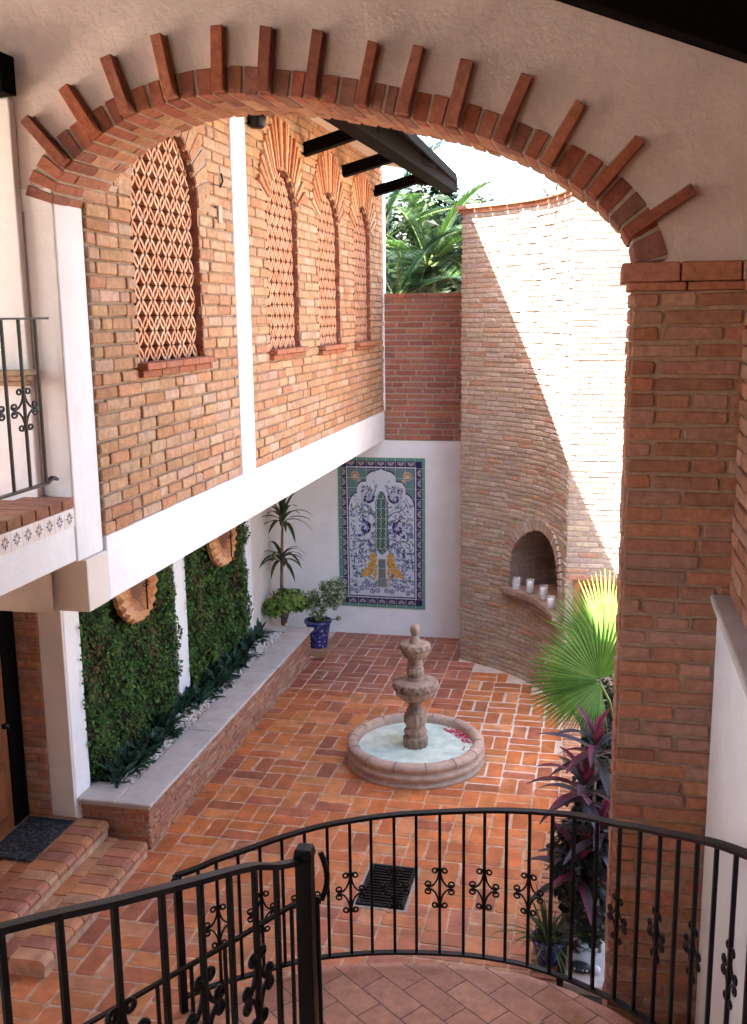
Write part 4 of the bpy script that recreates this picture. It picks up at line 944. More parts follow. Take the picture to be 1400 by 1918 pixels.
def half_design(f):
    mcirc(f(450), 545, 78, (.42, .45, .58), 5); mcirc(f(440), 480, 70, (.50, .52, .62), 5)          # upper pair of birds
    spiral(f, 450, 540, 82, .62, 24, NAVY, 7, -.2, 1); mcirc(f(450), 560, 40, (.30, .35, .40), 6)
    for k in range(34):
        a = rng.uniform(0, 6.283); r_ = rng.uniform(10, 74); mstroke([(f(440 + r_ * math.cos(a)), 470 + r_ * .8 * math.sin(a)), (f(440 + (r_ + 16) * math.cos(a)), 470 + (r_ + 16) * .8 * math.sin(a))], 8, NAVY, 7)
    mstroke([(f(520), 520), (f(545), 460), (f(555), 415)], 22, (.25, .28, .48), 6); mcirc(f(555), 415, 17, NAVY, 7); mcirc(f(555), 415, 8, (.8, .8, .8), 8)
    mstroke([(f(535), 380), (f(520), 350)], 6, NAVY, 7)
    br = [(560, 840), (530, 760), (470, 710), (400, 690), (345, 650), (330, 600)]                       # branches
    mstroke([(f(p.x), p.y) for p in catmull([(a, b, 0) for a, b in br], 5)], 12, (.10, .15, .17), 6)
    br = [(565, 860), (520, 720), (430, 640), (330, 560), (300, 600)]; mstroke([(f(p.x), p.y) for p in catmull([(a, b, 0) for a, b in br], 5)], 6, TEAL, 6)
    br = [(550, 1090), (470, 1060), (390, 1030), (300, 1060), (280, 1140)]; mstroke([(f(p.x), p.y) for p in catmull([(a, b, 0) for a, b in br], 5)], 10, (.10, .15, .17), 6)
    br = [(555, 1000), (480, 1010), (400, 1060), (350, 1150), (340, 1300)]; mstroke([(f(p.x), p.y) for p in catmull([(a, b, 0) for a, b in br], 5)], 9, BLUE, 6)
    spiral(f, 415, 890, 76, .85, 27, NAVY, 8, -1.2, 1); spiral(f, 415, 890, 44, .8, 15, (.10, .10, .34), 8, -1.2, 1)   # lower pair of birds
    mcirc(f(415), 890, 60, (.44, .48, .62), 6); mcirc(f(385), 765, 20, NAVY, 8); mcirc(f(385), 765, 9, (.7, .72, .8), 9); mstroke([(f(395), 780), (f(430), 820), (f(470), 870)], 20, NAVY, 8)
    mcirc(f(360), 975, 17, (.02, .03, .25), 8); mstroke([(f(300), 930), (f(280), 980), (f(320), 1020)], 12, TEAL, 7)
    mpoly([(f(385), 1440), (f(480), 1440), (f(470), 1340), (f(400), 1370)] if f(0) == 0 else [(f(480), 1440), (f(385), 1440), (f(400), 1370), (f(470), 1340)], OCH, 6)    # seated ochre animals
    body = [(470, 1190), (540, 1170), (560, 1240), (540, 1330), (520, 1400), (530, 1470), (490, 1470), (470, 1400), (370, 1440), (380, 1380), (450, 1320), (475, 1250)]
    mcirc(f(515), 1240, 40, OCH, 6, ry=70); mcirc(f(490), 1330, 46, OCH, 6, ry=60); mcirc(f(440), 1390, 52, OCH, 6, ry=46); mstroke([(f(530), 1310), (f(545), 1400), (f(520), 1480)], 26, OCH, 6); mstroke([(f(500), 1380), (f(380), 1440)], 34, OCH, 6)
    mstroke([(f(480), 1180), (f(450), 1120)], 10, (.5, .42, .25), 7)
    for k in range(24): x_, y_ = rng.uniform(420, 540), rng.uniform(1200, 1430); mstroke([(f(x_), y_), (f(x_ + 22), y_ - 14)], 5, (.22, .11, .03), 8)
    for k in range(6): x_ = 250 + k * 62; y_ = 1590 + 26 * math.sin(k * 1.8); mcirc(f(x_), y_, 30, BLUE, 6); mcirc(f(x_), y_, 22, (.50, .50, .56), 7); spiral(f, x_, y_, 18, 1.2, 5, NAVY, 8, k)
    for k in range(3): x_ = 300 + k * 80; mpoly([(f(x_ - 12), 1560), (f(x_ + 10), 1560), (f(x_ + 22), 1500)] if f(0) == 0 else [(f(x_ + 10), 1560), (f(x_ - 12), 1560), (f(x_ + 22), 1500)], (.20, .18, .34), 7)
    for k in range(330):                                                                               # leaf sprays filling the ground
        x_, y_ = rng.uniform(245, 550), rng.uniform(430 if rng.random() < .2 else 620, 1560); a = rng.uniform(0, 3.14); L_ = rng.uniform(14, 42)
        c = rng.choice([BLUE, BLUE, TEAL, (.12, .16, .28), (.22, .26, .38), OLV, (.16, .18, .42)])
        mpoly([(f(x_ - L_ * math.cos(a)), y_ - L_ * math.sin(a)), (f(x_ + 9 * math.sin(a)), y_ - 9 * math.cos(a)), (f(x_ + L_ * math.cos(a)), y_ + L_ * math.sin(a)), (f(x_ - 9 * math.sin(a)), y_ + 9 * math.cos(a))], c, 5)
both(half_design)
for k in range(1, 9): mrect(105 + k * 113.3 - 2, 105 + k * 113.3 + 1.5, 98, 1798, (.60, .60, .62), 11)
for k in range(1, 15): mrect(105, 1125, 98 + k * 113.3 - 2, 98 + k * 113.3 + 1.5, (.60, .60, .62), 11)
mlist.sort(key=lambda q: q[0])
for k, (l, pts, c) in enumerate(mlist): mu.face([mp_(x, y, k * 3e-6) for x, y in pts], 0, c)
mu.box(MU0, MU1, YM - .0115, YM - .002, MV0, MV1, 0, (.5, .5, .5))
M['mural'] = mat('painted_tile', None, .3, .2, 60, .05, 60, .4, stain=(.42, .46, .56), ss=45, st=(.62, .74))
tag(mu.build('tile_mural', M['mural']), 'painted tile panel of cypress tree, birds and ochre animals on white wall', 'mural')

# ------------------------------------------------------------------ curved brick wall with niche, and flat wall beyond
wc = Path([(p.x, p.y) for p in WALLC], -1)
def WM(u, v, w):
    p = wc.at(u); n = wc.nrm(u); return V(p.x + n.x * w, p.y + n.y * w, v)
tw = thing('curved_wall', 'tall curved brick wall with arched candle niche', 'wall', (-.8, 12.8, 0))
NC, NHW, NZ0, NZ1 = 1.50, .65, 1.19, 1.46
def nopen(vm, a, b):
    if vm < NZ0: return []
    t = vm - NZ1; h = NHW if t < 0 else (math.sqrt(max(0, 1 - (t / .60) ** 2)) * NHW if t < .6 else 0)
    return [(NC - h, NC + h)] if h > .02 else []
mb = MB(); bricks(mb, WM, 0, wc.L, 0, 5.95, .27, .05, .012, .012, 'tower', nopen, step=.1, vary=.15, jd=.006)
bricks(mb, plane_map((-1.79, 13.37, 0), (0, 1, 0), (0, 0, 1), (-1, 0, 0)), 0, .95, 0, 5.95, .27, .05, .012, .014, 'tower', vary=.15)
mb.build('brick_face', [M['brick'], M['mortar']], tw)
m_ = MB()
for z0, z1, e in ((5.952, 6.0, .03), (6.003, 6.05, .075)):
    u = -.06
    while u < wc.L:
        b = min(u + .26, wc.L); c = brickcols('planter')
        q = [WM(u + .004, z0, e), WM(b - .004, z0, e), WM(b - .004, z0, -.3), WM(u + .004, z0, -.3)]
        m_.hexa([tuple(p) for p in q] + [(p.x, p.y, z1) for p in q], 0, c); u += .263
m_.build('cornice', M['brick'], tw, bevel=.008)
m_ = MB(); n = 25                                                          # niche lining, arch ring, ledge
path = [(NC - NHW, NZ0), (NC - NHW, NZ1)] + [(NC - NHW * math.cos(math.pi * k / 18), NZ1 + .6 * math.sin(math.pi * k / 18)) for k in range(1, 18)] + [(NC + NHW, NZ1), (NC + NHW, NZ0)]
cN = WM(NC, 0, 0); nN = wc.nrm(NC); tN = Vector((nN.y, -nN.x)); tN = tN if (wc.at(NC + .1) - wc.at(NC)).dot(tN) > 0 else -tN
def NB(u, v, dd): return V(cN.x + tN.x * (u - NC) * .92 - nN.x * dd, cN.y + tN.y * (u - NC) * .92 - nN.y * dd, v)
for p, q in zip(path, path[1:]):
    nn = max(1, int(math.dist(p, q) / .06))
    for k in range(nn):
        a = (lerp(p[0], q[0], k / nn), lerp(p[1], q[1], k / nn)); b = (lerp(p[0], q[0], (k + 1) / nn), lerp(p[1], q[1], (k + 1) / nn)); c = brickcols('niche_dark')
        m_.face([WM(*a, .012), WM(*b, .012), NB(*b, .22), NB(*a, .22)], 0, c); m_.face([NB(*a, .22), NB(*b, .22), NB(*b, .5), NB(*a, .5)], 0, brickcols('niche_dark'))
bricks(m_, lambda u, v, w: NB(NC - NHW + u, v, .5 - w), 0, 2 * NHW, NZ0, NZ1 + .62, .27, .05, .012, .012, 'niche_dark')
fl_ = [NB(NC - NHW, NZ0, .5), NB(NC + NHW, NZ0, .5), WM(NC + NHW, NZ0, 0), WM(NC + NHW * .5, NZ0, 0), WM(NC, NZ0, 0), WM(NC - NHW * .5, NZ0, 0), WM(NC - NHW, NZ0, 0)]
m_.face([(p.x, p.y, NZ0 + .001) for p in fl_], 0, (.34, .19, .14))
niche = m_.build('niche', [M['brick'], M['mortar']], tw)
m_ = MB(); n = 27
for k in range(n):
    a0, a1 = math.pi * (k + .1) / n, math.pi * (k + .9) / n
    q = [(NC - (NHW + e) * math.cos(a), NZ1 + (.60 + e) * math.sin(a)) for e, a in ((-.012, a0), (-.012, a1), (.135, a1), (.135, a0))]
    m_.hexa([WM(*p, .0) for p in q] + [WM(*p, .04) for p in q], 0, brickcols('tower'))
for s_ in (-1, 1):
    for k in range(4):
        z0 = NZ0 + .07 * k; x0, x1 = NC + s_ * (NHW - .012), NC + s_ * (NHW + .135); x0, x1 = min(x0, x1), max(x0, x1)
        q = [(x0, z0 + .005), (x1, z0 + .005), (x1, z0 + .062), (x0, z0 + .062)]; m_.hexa([WM(*p, .0) for p in q] + [WM(*p, .036) for p in q], 0, brickcols('tower'))
m_.build('arch_ring', M['brick'], niche, bevel=.005)
m_ = MB(); u = NC - NHW - .08
while u < NC + NHW + .08:                                                  # ledge of small bricks on edge
    q = [(u + .003, 0), (u + .058, 0)]
    a, b, c_, d_ = WM(u + .003, 0, -.05), WM(u + .058, 0, -.05), WM(u + .058, 0, .125), WM(u + .003, 0, .125); cc_ = rng.choice([(.30, .19, .15), (.27, .18, .14), (.33, .21, .16)])
    m_.hexa([(p.x, p.y, NZ0 - .06) for p in (a, b, c_, d_)] + [(p.x, p.y, NZ0 + .008) for p in (a, b, c_, d_)], 0, cc_)
    a, b, c_, d_ = WM(u + .003, 0, -.05), WM(u + .06, 0, -.05), WM(u + .06, 0, .075), WM(u + .003, 0, .075)
    m_.hexa([(p.x, p.y, NZ0 - .13) for p in (a, b, c_, d_)] + [(p.x, p.y, NZ0 - .062) for p in (a, b, c_, d_)], 0, tuple(x * .9 for x in cc_)); u += .063
m_.build('ledge', M['brick'], niche, bevel=.004)
# candles in glass jars
def glass():
    m, nt, b, out = new_mat('jar_glass'); b.inputs['Base Color'].default_value = (.9, .92, .92, 1); b.inputs['Roughness'].default_value = .08; b.inputs['Alpha'].default_value = .22; return m
M['glass'] = glass(); M['wax'] = mat('wax', (.80, .79, .76), .6, .05, 10, 0, 1, .3)
for (u, ww, hh, lab) in ((1.02, .03, .13, 'faint empty glass jar on the niche ledge, left of the candles'), (1.26, .0, .15, 'taller candle in a glass jar, farthest from the wooden hatch'), (1.60, .0, .15, 'middle of three glass jar candles on the niche ledge'), (1.98, .05, .12, 'short candle in a glass jar nearest the wooden hatch')):
    p = WM(u, NZ0, .02 + ww); t = thing('candle_jar', lab, 'candle', (p.x, p.y, NZ0 + .01), 'candle jars in the wall niche'); o = (p.x, p.y, NZ0 + .011)
    m_ = MB(); m_.lathe([(.048, 0), (.052, .01), (.052, hh + .03), (.048, hh + .03), (.047, .012), (.02, .010)], o, 20); m_.build('glass', M['glass'], t, smooth=True)
    if 'empty' not in lab: m_ = MB(); m_.lathe([(.036, .013), (.037, hh), (.03, hh + .004), (.004, hh - .004)], o, 18); m_.build('wax', M['wax'], t, smooth=True)
YF = 11.60
fw = thing('flat_wall', 'sunlit flat brick wall with low wooden hatch beside the curve', 'wall', (.4, YF, 0))
def hopen(vm, a, b): return [(-.235, .36)] if .55 < vm < 1.67 else []
mb = MB(); bricks(mb, plane_map((0, YF, 0), (1, 0, 0), (0, 0, 1), (0, -1, 0)), -.33, 2.4, 0, 6.6, .27, .05, .012, .010, 'tower', hopen, vary=.15, jd=.003)
mb.build('brick_face', [M['brick'], M['mortar']], fw)
m_ = MB(); m_.box(-.225, .35, YF + .05, YF + .09, .55, 1.665, 0, (.30, .11, .04))
for za, zb in ((.62, 1.05), (1.12, 1.58)):
    m_.box(-.12, .26, YF + .04, YF + .052, za, zb, 0, (.25, .085, .03)); m_.box(-.09, .23, YF + .034, YF + .0415, za + .03, zb - .03, 0, (.33, .13, .045))
dd_ = m_.build('hatch_door', M['wood'], fw, bevel=.005)
m_ = MB(); m_.box(-.235, -.175, YF - .02, YF + .06, .55, 1.67, 0, (.36, .15, .05)); m_.box(.31, .36, YF - .02, YF + .06, .55, 1.67, 0, (.36, .15, .05)); m_.box(-.174, .309, YF - .018, YF + .06, 1.61, 1.668, 0, (.36, .15, .05)); m_.build('frame', M['wood'], dd_, bevel=.005)
m_ = MB(); m_.box(-.30, .42, YF - .05, YF, 1.672, 1.73, 0, (.40, .2, .13)); m_.build('lintel', M['brick'], fw, bevel=.006)

# ------------------------------------------------------------------ fountain
FC = V(-1.83, 10.06, 0)
ft = thing('fountain', 'tiered carved stone fountain with round basin of milky water', 'fountain', tuple(FC))
m_ = MB(); m_.lathe([(.735, .0), (.735, .035), (.70, .05), (.715, .07), (.742, .10), (.735, .135), (.705, .15), (.715, .165), (.738, .195), (.730, .23), (.695, .252), (.655, .255), (.625, .235), (.615, .19), (.612, .06)], FC, 96, flute=lambda i, a, r, z: r * (1 + (.004 * math.sin(a * 9) + .003 * math.sin(a * 23 + z * 30))))
basin = m_.build('basin', mat('basin_stone', (.47, .325, .25), .85, .32, 14, .7, 50, .2, stain=(.24, .17, .135), ss=7, st=(.52, .74), bdist=.012), ft, smooth=True)
m_ = MB()
for k in range(14):                                                        # joints between the rim stones
    a = k * 2 * math.pi / 14 + .1; ca, sa = math.cos(a), math.sin(a)
    m_.sweep([FC + V(ca * r, sa * r, z) for r, z in ((.625, .238), (.655, .2565), (.695, .2535), (.732, .231), (.741, .195), (.717, .165))], [(-.003, -.002), (.003, -.002), (.003, .002), (-.003, .002)])
m_.build('rim_joints', mat('joint', (.16, .11, .09), .9, .2, 20, 0, 1, .1), basin)
m_ = MB(); m_.lathe([(.614, .06), (.001, .06)], FC, 64, 0, (.66, .72, .66), caps=False); m_.build('basin_bed', mat('basin_paint', (.72, .74, .68), .6, .1, 5, .1, 20, .3), basin)
def water():
    m, nt, b, out = new_mat('milky_water'); L = nt.links.new
    pos = N(nt, 'ShaderNodeNewGeometry').outputs['Position']; n1 = N(nt, 'ShaderNodeTexNoise'); n1.inputs['Scale'].default_value = 7; L(pos, n1.inputs['Vector'])
    cr = N(nt, 'ShaderNodeValToRGB'); cr.color_ramp.elements[0].position = .35; cr.color_ramp.elements[0].color = (.46, .57, .47, 1); cr.color_ramp.elements[1].position = .7; cr.color_ramp.elements[1].color = (.68, .75, .66, 1)
    L(n1.outputs[0], cr.inputs[0]); L(cr.outputs[0], b.inputs['Base Color']); b.inputs['Roughness'].default_value = .08; b.inputs['IOR'].default_value = 1.33
    n2 = N(nt, 'ShaderNodeTexNoise'); n2.inputs['Scale'].default_value = 14; L(pos, n2.inputs['Vector']); bp = N(nt, 'ShaderNodeBump'); bp.inputs['Strength'].default_value = .25; bp.inputs['Distance'].default_value = .02; L(n2.outputs[0], bp.inputs['Height']); L(bp.outputs[0], b.inputs['Normal'])
    return m
m_ = MB(); m_.lathe([(.613, .163), (.001, .163)], FC, 64, caps=False); m_.build('water', water(), ft)
m_ = MB(); k_ = 10.06 / 1900 * 1.02
prof = [(23.5, .10), (23.5, .265), (23.5, .268), (20.5, .272), (20, .295), (21.8, .30), (22, .33), (20.5, .352), (18, .355), (17, .39), (18.5, .405), (20.5, .44), (21, .475), (19.5, .52), (16, .535), (15, .54), (17.5, .55), (17.5, .565), (15.5, .57), (14, .60), (12.5, .635), (14, .66)]
m_.lathe([(r * k_, z) for r, z in prof], FC, 64, flute=lambda i, a, r, z: r * (1 + (.11 * abs(math.sin(a * 6)) if .40 < z < .53 else (.045 * math.tanh(2 * math.sin(a * 12)) if .3 < z < .36 or z < .27 else 0))))
m_.build('pedestal', M['stone'], ft, smooth=True)
def bowl(o, z, rmax, n, name, hh):
    m_ = MB(); prof = [(.30, -.20), (.40, -.195), (.62, -.17), (.80, -.125), (.88, -.075), (.885, -.062), (.85, -.060), (.86, -.052), (.96, -.05), (.985, -.03), (1.0, .0), (.985, .03), (.955, .042), (.93, .043), (.90, .036), (.885, .044), (.6, .05), (.1, .058)]
    def fl2(i, a, r, q):
        if q < -.058 * hh: return r * (1 + .045 * abs(math.sin(a * 9)))
        if -.035 * hh < q < .035 * hh: return r * (1 + .05 * math.tanh(3 * math.sin(a * 13) * math.cos(q * 55) + 1.5 * math.sin(a * 26 - 60 * q)))
        return r
    m_.lathe([(r * rmax, q * hh) for r, q in prof], (o.x, o.y, o.z + z), 208, flute=fl2); return m_.build(name, M['stone'], ft, smooth=True)
bowl(FC, .855, 44 * k_, 0, 'lower_bowl', .92)
m_ = MB(); m_.lathe([(r * k_, z) for r, z in [(16.5, .895), (16.5, .925), (15.0, .935), (13.5, .945), (15, .95), (15.5, .965), (16.3, 1.0), (15.6, 1.035), (13.2, 1.04), (15.3, 1.05), (15.5, 1.065), (13.5, 1.07), (15, 1.085), (14, 1.12), (15, 1.155)]], FC, 64, flute=lambda i, a, r, z: r * (1 + (.10 * abs(math.sin(a * 7)) if .96 < z < 1.045 else 0)))
m_.build('upper_pedestal', M['stone'], ft, smooth=True)
bowl(FC, 1.275, 29.5 * k_, 0, 'upper_bowl', .72)
m_ = MB(); m_.lathe([(r * k_, z) for r, z in [(12, 1.30), (11.5, 1.325), (9.5, 1.335), (10, 1.345), (8.5, 1.36), (8.2, 1.375), (6.5, 1.385), (6.3, 1.395), (8.2, 1.41), (9.6, 1.44), (9.6, 1.465), (8.2, 1.49), (5, 1.508), (2, 1.512)]], FC, 32, flute=lambda i, a, r, z: r * (1 + (.05 * math.sin(a * 4 + z * 30) if z > 1.4 else 0)))
m_.build('finial', M['stone'], ft, smooth=True)
m_ = MB()
for k in range(90):
    a = R(rng.gauss(38, 13)); r_ = rng.uniform(.50, .60); c = rng.choice([(.50, .03, .08), (.60, .05, .12), (.55, .10, .12), (.42, .02, .05)])
    m_.leafquad(FC + V(r_ * math.cos(a), r_ * math.sin(a), .168 + rng.uniform(0, .012)), (rng.uniform(-.4, .4), rng.uniform(-.4, .4), 1), rng.uniform(.025, .045), c, 0, .8)
for k in range(14):
    a = R(rng.uniform(150, 330)); r_ = rng.uniform(.45, .60); m_.leafquad(FC + V(r_ * math.cos(a), r_ * math.sin(a), .168), (0, 0, 1), .025, (.45, .33, .25), 0, .8)
tag(m_.build('flower_petals', M['leaf_matte']), kind='stuff')

# drain grate
gt = thing('drain_grate', 'black iron drain grate set in the brick floor', 'grate', (-1.62, 7.56, 0))
m_ = MB(); gx0, gx1, gy0, gy1 = -1.82, -1.42, 7.25, 7.87
for a in ((gx0, gx1, gy0, gy0 + .03), (gx0, gx1, gy1 - .03, gy1), (gx0, gx0 + .03, gy0 + .03, gy1 - .03), (gx1 - .03, gx1, gy0 + .03, gy1 - .03)): m_.box(a[0], a[1], a[2], a[3], .004, .024)
m_.build('frame', M['iron'], gt, bevel=.003)
for k in range(13): m_ = MB(); y = gy0 + .055 + k * .0425; m_.box(gx0 + .03, gx1 - .03, y - .009, y + .009, .008, .021); m_.build('bar', M['iron'], gt)
m_ = MB(); m_.box(gx0, gx1, gy0, gy1, .0045, .0075); m_.build('pit_shade_sheet', mat('pit_shade_sheet', (.01, .009, .008), .95, .1, 10, 0, 1, .05), gt)  # near-black sheet, shade of the drain hollow put into its colour
m_ = MB()
for a in ((gx0 - .03, gx1 + .03, gy0 - .03, gy0 - .002), (gx0 - .03, gx1 + .03, gy1 + .002, gy1 + .03), (gx0 - .03, gx0 - .002, gy0 - .001, gy1 + .001), (gx1 + .002, gx1 + .03, gy0 - .001, gy1 + .001)): m_.box(a[0], a[1], a[2], a[3], .003, .0075)
m_.build('cement_surround', M['mortar'], gt)

# ------------------------------------------------------------------ plants in the bed
def fan(mb, hub, axis, nrm, Rr, spread, nseg, cols, tipdroop=.12):
    axis = Vector(axis).normalized(); nrm = Vector(nrm); nrm = (nrm - axis * nrm.dot(axis)).normalized(); side = nrm.cross(axis); hub = Vector(hub)
    for k in range(nseg):
        th = R(lerp(-spread / 2, spread / 2, (k + .5) / nseg)); dth = R(spread) / nseg
        d = axis * math.cos(th) + side * math.sin(th); t = nrm.cross(d); L_ = Rr * (1 - .18 * abs(th) / R(spread / 2)) * rng.uniform(.95, 1.04); g_ = rng.uniform(.85, 1.18)
        c = tuple(x * g_ for x in rng.choice(cols)); rows = []
        for q in (.04, .3, .58, .8, 1.0):
            r_ = L_ * q; w = r_ * math.tan(dth / 2) * 1.0 if q < .6 else L_ * .58 * math.tan(dth / 2) * max(0, 1 - (q - .58) / .42) ** .8 + .0008
            c0 = hub + d * r_ - nrm * (tipdroop * Rr * q ** 2.5) - V(0, 0, tipdroop * Rr * q ** 3 * .8)
            rows.append((c0 - t * w, c0 + nrm * w * .55, c0 + t * w))
        n0 = mb.verts([p for r in rows for p in r])
        for i in range(len(rows) - 1):
            a = n0 + i * 3; cc = c if i < 2 else tuple(x * 1.08 for x in c)
            mb.idx((a, a + 1, a + 4, a + 3), 0, cc); mb.idx((a + 1, a + 2, a + 5, a + 4), 0, tuple(x * .9 for x in cc))
FG = [(.078, .175, .022), (.09, .195, .025), (.06, .145, .018), (.115, .215, .035)]
fp = thing('fan_palm', 'fan palm with large pleated green leaves beside the brick column', 'palm', (.25, 7.7, .05))
m_ = MB(); m_.tube([(.28, 7.7, .05), (.27, 7.7, .7), (.26, 7.68, 1.2)], .06, 10, scale=[1.2, 1, .9]); m_.build('trunk', M['bark'], fp, smooth=True)
for (hub, ax, nr_, Rr, spd) in (((.05, 7.45, 1.98), (-.45, -.25, .55), (-.35, -.75, .55), .61, 215), ((.06, 7.42, 1.96), (-.9, -.35, -.25), (-.1, -.45, .9), .48, 150), ((.12, 7.75, 2.05), (.1, .15, 1), (-.1, -1, .2), .78, 130), ((.45, 7.6, 1.9), (.8, -.2, .4), (-.1, -.6, .9), .7, 200), ((.15, 8.1, 1.85), (-.45, .6, .35), (.2, -.3, 1), .7, 200)):
    m_ = MB(); fan(m_, hub, ax, nr_, Rr, spd, 46, FG, .14); m_.tube([(.26, 7.68, 1.2), V(.26, 7.68, 1.2).lerp(Vector(hub), .6) + V(0, 0, .12), hub], .010, 6, 0, (.14, .22, .05)); m_.build('leaf', M['leaf'], fp)
PU = [(.05, .027, .04), (.038, .024, .034), (.06, .028, .042), (.06, .048, .065), (.03, .03, .028)]; PK = [(.15, .02, .045), (.12, .02, .04), (.19, .03, .06)]
def cordy(x, y, zh, label, L=.40, n=17):
    t = thing('cordyline', label, 'plant', (x, y, .05), 'purple cordylines by the brick column')
    m_ = MB(); m_.tube([(x + .03, y + .02, .05), (x, y, zh * .5), (x, y, zh)], .013, 6); m_.build('stem', M['bark'], t)
    m_ = MB()
    for k in range(n):
        a = k * 2.4 + .4; el = lerp(1.35, -.1, (k / n) ** .8); d = V(math.cos(a) * math.cos(el), math.sin(a) * math.cos(el), math.sin(el)); young = k < 4
        c = rng.choice(PK if young else PU); g_ = rng.uniform(.8, 1.25); c = tuple(q * g_ for q in c)
        m_.blade((x, y, zh - k * .008), d, (0, 0, 1), L * rng.uniform(.8, 1.1) * (.8 if young else 1), .075, 7, rng.uniform(.6, 1.5), 0, c, c2=(rng.choice(PK) if rng.random() < .4 else tuple(q * 1.35 for q in c)))
    m_.build('leaf_crown', M['leaf'], t)
cordy(.04, 7.05, 1.66, 'tallest purple cordyline with crimson new leaves under the fan palm', .40, 18)
cordy(-.03, 6.95, 1.38, 'purple cordyline second in height, its leaves reaching over the floor', .44, 20)
cordy(.09, 6.8, 1.12, 'purple cordyline tight against the brick column, third in height', .40, 18)
cordy(-.05, 6.75, .86, 'lowest dark purple cordyline just behind the railing', .42, 20)
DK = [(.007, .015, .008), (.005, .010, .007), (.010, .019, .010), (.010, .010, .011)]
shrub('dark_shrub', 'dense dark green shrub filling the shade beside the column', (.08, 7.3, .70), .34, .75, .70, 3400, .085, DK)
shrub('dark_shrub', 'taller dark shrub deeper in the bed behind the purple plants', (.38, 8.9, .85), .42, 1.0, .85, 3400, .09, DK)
gp = thing('blue_flower_pot', 'blue glazed pot of grassy leaves behind the landing railing', 'potted plant', (-.27, 6.72, .08))
o = (-.255, 6.70, .085)
m_ = MB(); m_.lathe([(.07, 0), (.075, .01), (.10, .12), (.115, .17), (.122, .18), (.12, .20), (.105, .20), (.10, .16)], o, 28); m_.build('pot', M['glaze'], gp, smooth=True)
m_ = MB(); m_.lathe([(.102, .165), (.02, .172)], o, 16); m_.build('soil', M['soil'], gp)
m_ = MB()
for k in range(70):
    a = rng.uniform(0, 6.283); el = rng.uniform(.2, 1.45); d = V(math.cos(a) * math.cos(el), math.sin(a) * math.cos(el), math.sin(el)); g_ = rng.uniform(.7, 1.4)
    m_.blade(V(*o) + V(.04 * math.cos(a), .04 * math.sin(a), .17), d, (0, 0, 1), rng.uniform(.18, .42), .014, 6, rng.uniform(.5, 1.6), 0, tuple(q * g_ for q in rng.choice([(.05, .10, .03), (.03, .07, .025), (.09, .13, .05)])))
m_.build('leaves', M['leaf'], gp)
sb = MB(); pz = [(-.14, 6.45), (.16, 6.42), (.17, 6.95), (.02, 7.02), (-.12, 6.9)]
n0 = sb.verts([(a, b, .03) for a, b in pz] + [(a * .95, b, .115 + .01 * k) for k, (a, b) in enumerate(pz)])
for k in range(5): sb.idx((n0 + k, n0 + (k + 1) % 5, n0 + 5 + (k + 1) % 5, n0 + 5 + k))
sb.idx([n0 + 5 + k for k in range(5)])
tag(sb.build('rock_slab', mat('pale_rock', (.48, .41, .37), .9, .25, 9, .7, 25, .15), bevel=.015), 'pale flat rock at the foot of the brick column', 'rock')
def figurine(name, label, o, rz, parts_):
    t = thing(name, label, 'figurine', o)
    for nm, prof, off, sc_, c in parts_:
        m_ = MB(); m_.lathe(prof, (0, 0, 0), 18, 0, c); ca, sa = math.cos(rz), math.sin(rz)
        m_.v = [(o[0] + (x * sc_[0] + off[0]) * ca - (y * sc_[1] + off[1]) * sa, o[1] + (x * sc_[0] + off[0]) * sa + (y * sc_[1] + off[1]) * ca, o[2] + z * sc_[2] + off[2]) for x, y, z in m_.v]
        m_.build(nm, M['paint'], t, smooth=True)
SPH = [(math.sin(math.pi * k / 10), 1 - math.cos(math.pi * k / 10)) for k in range(11)]
figurine('duck_figurine', 'little dark ceramic duck with orange head on the pale rock', (-.02, 6.82, .13), .5, [('body', SPH, (0, 0, 0), (.085, .052, .045), (.05, .05, .065)), ('head', SPH, (.045, 0, .075), (.036, .036, .034), (.75, .34, .03)), ('bill', SPH, (.085, 0, .095), (.022, .016, .008), (.70, .25, .02)), ('wing', SPH, (-.01, -.042, .03), (.05, .018, .024), (.35, .35, .38)), ('tail', SPH, (-.085, 0, .05), (.03, .02, .02), (.06, .06, .08))])
figurine('turtle_figurine', 'dark dotted ceramic turtle with pale head lying on the rock', (.0, 6.58, .12), -.15, [('shell', SPH, (-.02, 0, 0), (.085, .05, .036), (.03, .025, .03)), ('head', SPH, (.085, 0, .01), (.038, .034, .03), (.62, .55, .56))] + [('spot', SPH, (-.08 + .028 * k, -.040, .034), (.008, .008, .008), (.7, .68, .66)) for k in range(5)])

# ------------------------------------------------------------------ small fixtures
jb_ = thing('junction_box', 'small metal junction box on the brick beside the white pilaster', 'electrical box', (XW, 7.93, 5.5))
m_ = MB(); m_.box(XW + .01, XW + .04, 7.89, 7.97, 5.43, 5.57); m_.build('box', mat('grey_metal', (.40, .29, .20), .5, .2, 20, .1, 50, .4), jb_, bevel=.006)
m_ = MB(); m_.tube([(XW + .03, 7.955, 5.71), (XW + .05, 7.975, 5.76), (XW + .04, 7.965, 5.82)], .008, 6); m_.build('conduit', M['iron'], jb_, smooth=True)
sl_ = thing('floodlight', 'black floodlight high on the house wall under the arch', 'lamp', (XW + .1, 8.86, 6.4))
m_ = MB(); m_.lathe([(.05, 0), (.075, .02), (.085, .12), (.05, .16)], (XW + .10, 8.72, 6.28), 16); m_.build('housing', M['iron'], sl_, smooth=True)
m_ = MB(); m_.bar((XW, 8.72, 6.40), (XW + .10, 8.72, 6.38), .03, .03); m_.build('bracket', M['iron'], sl_)

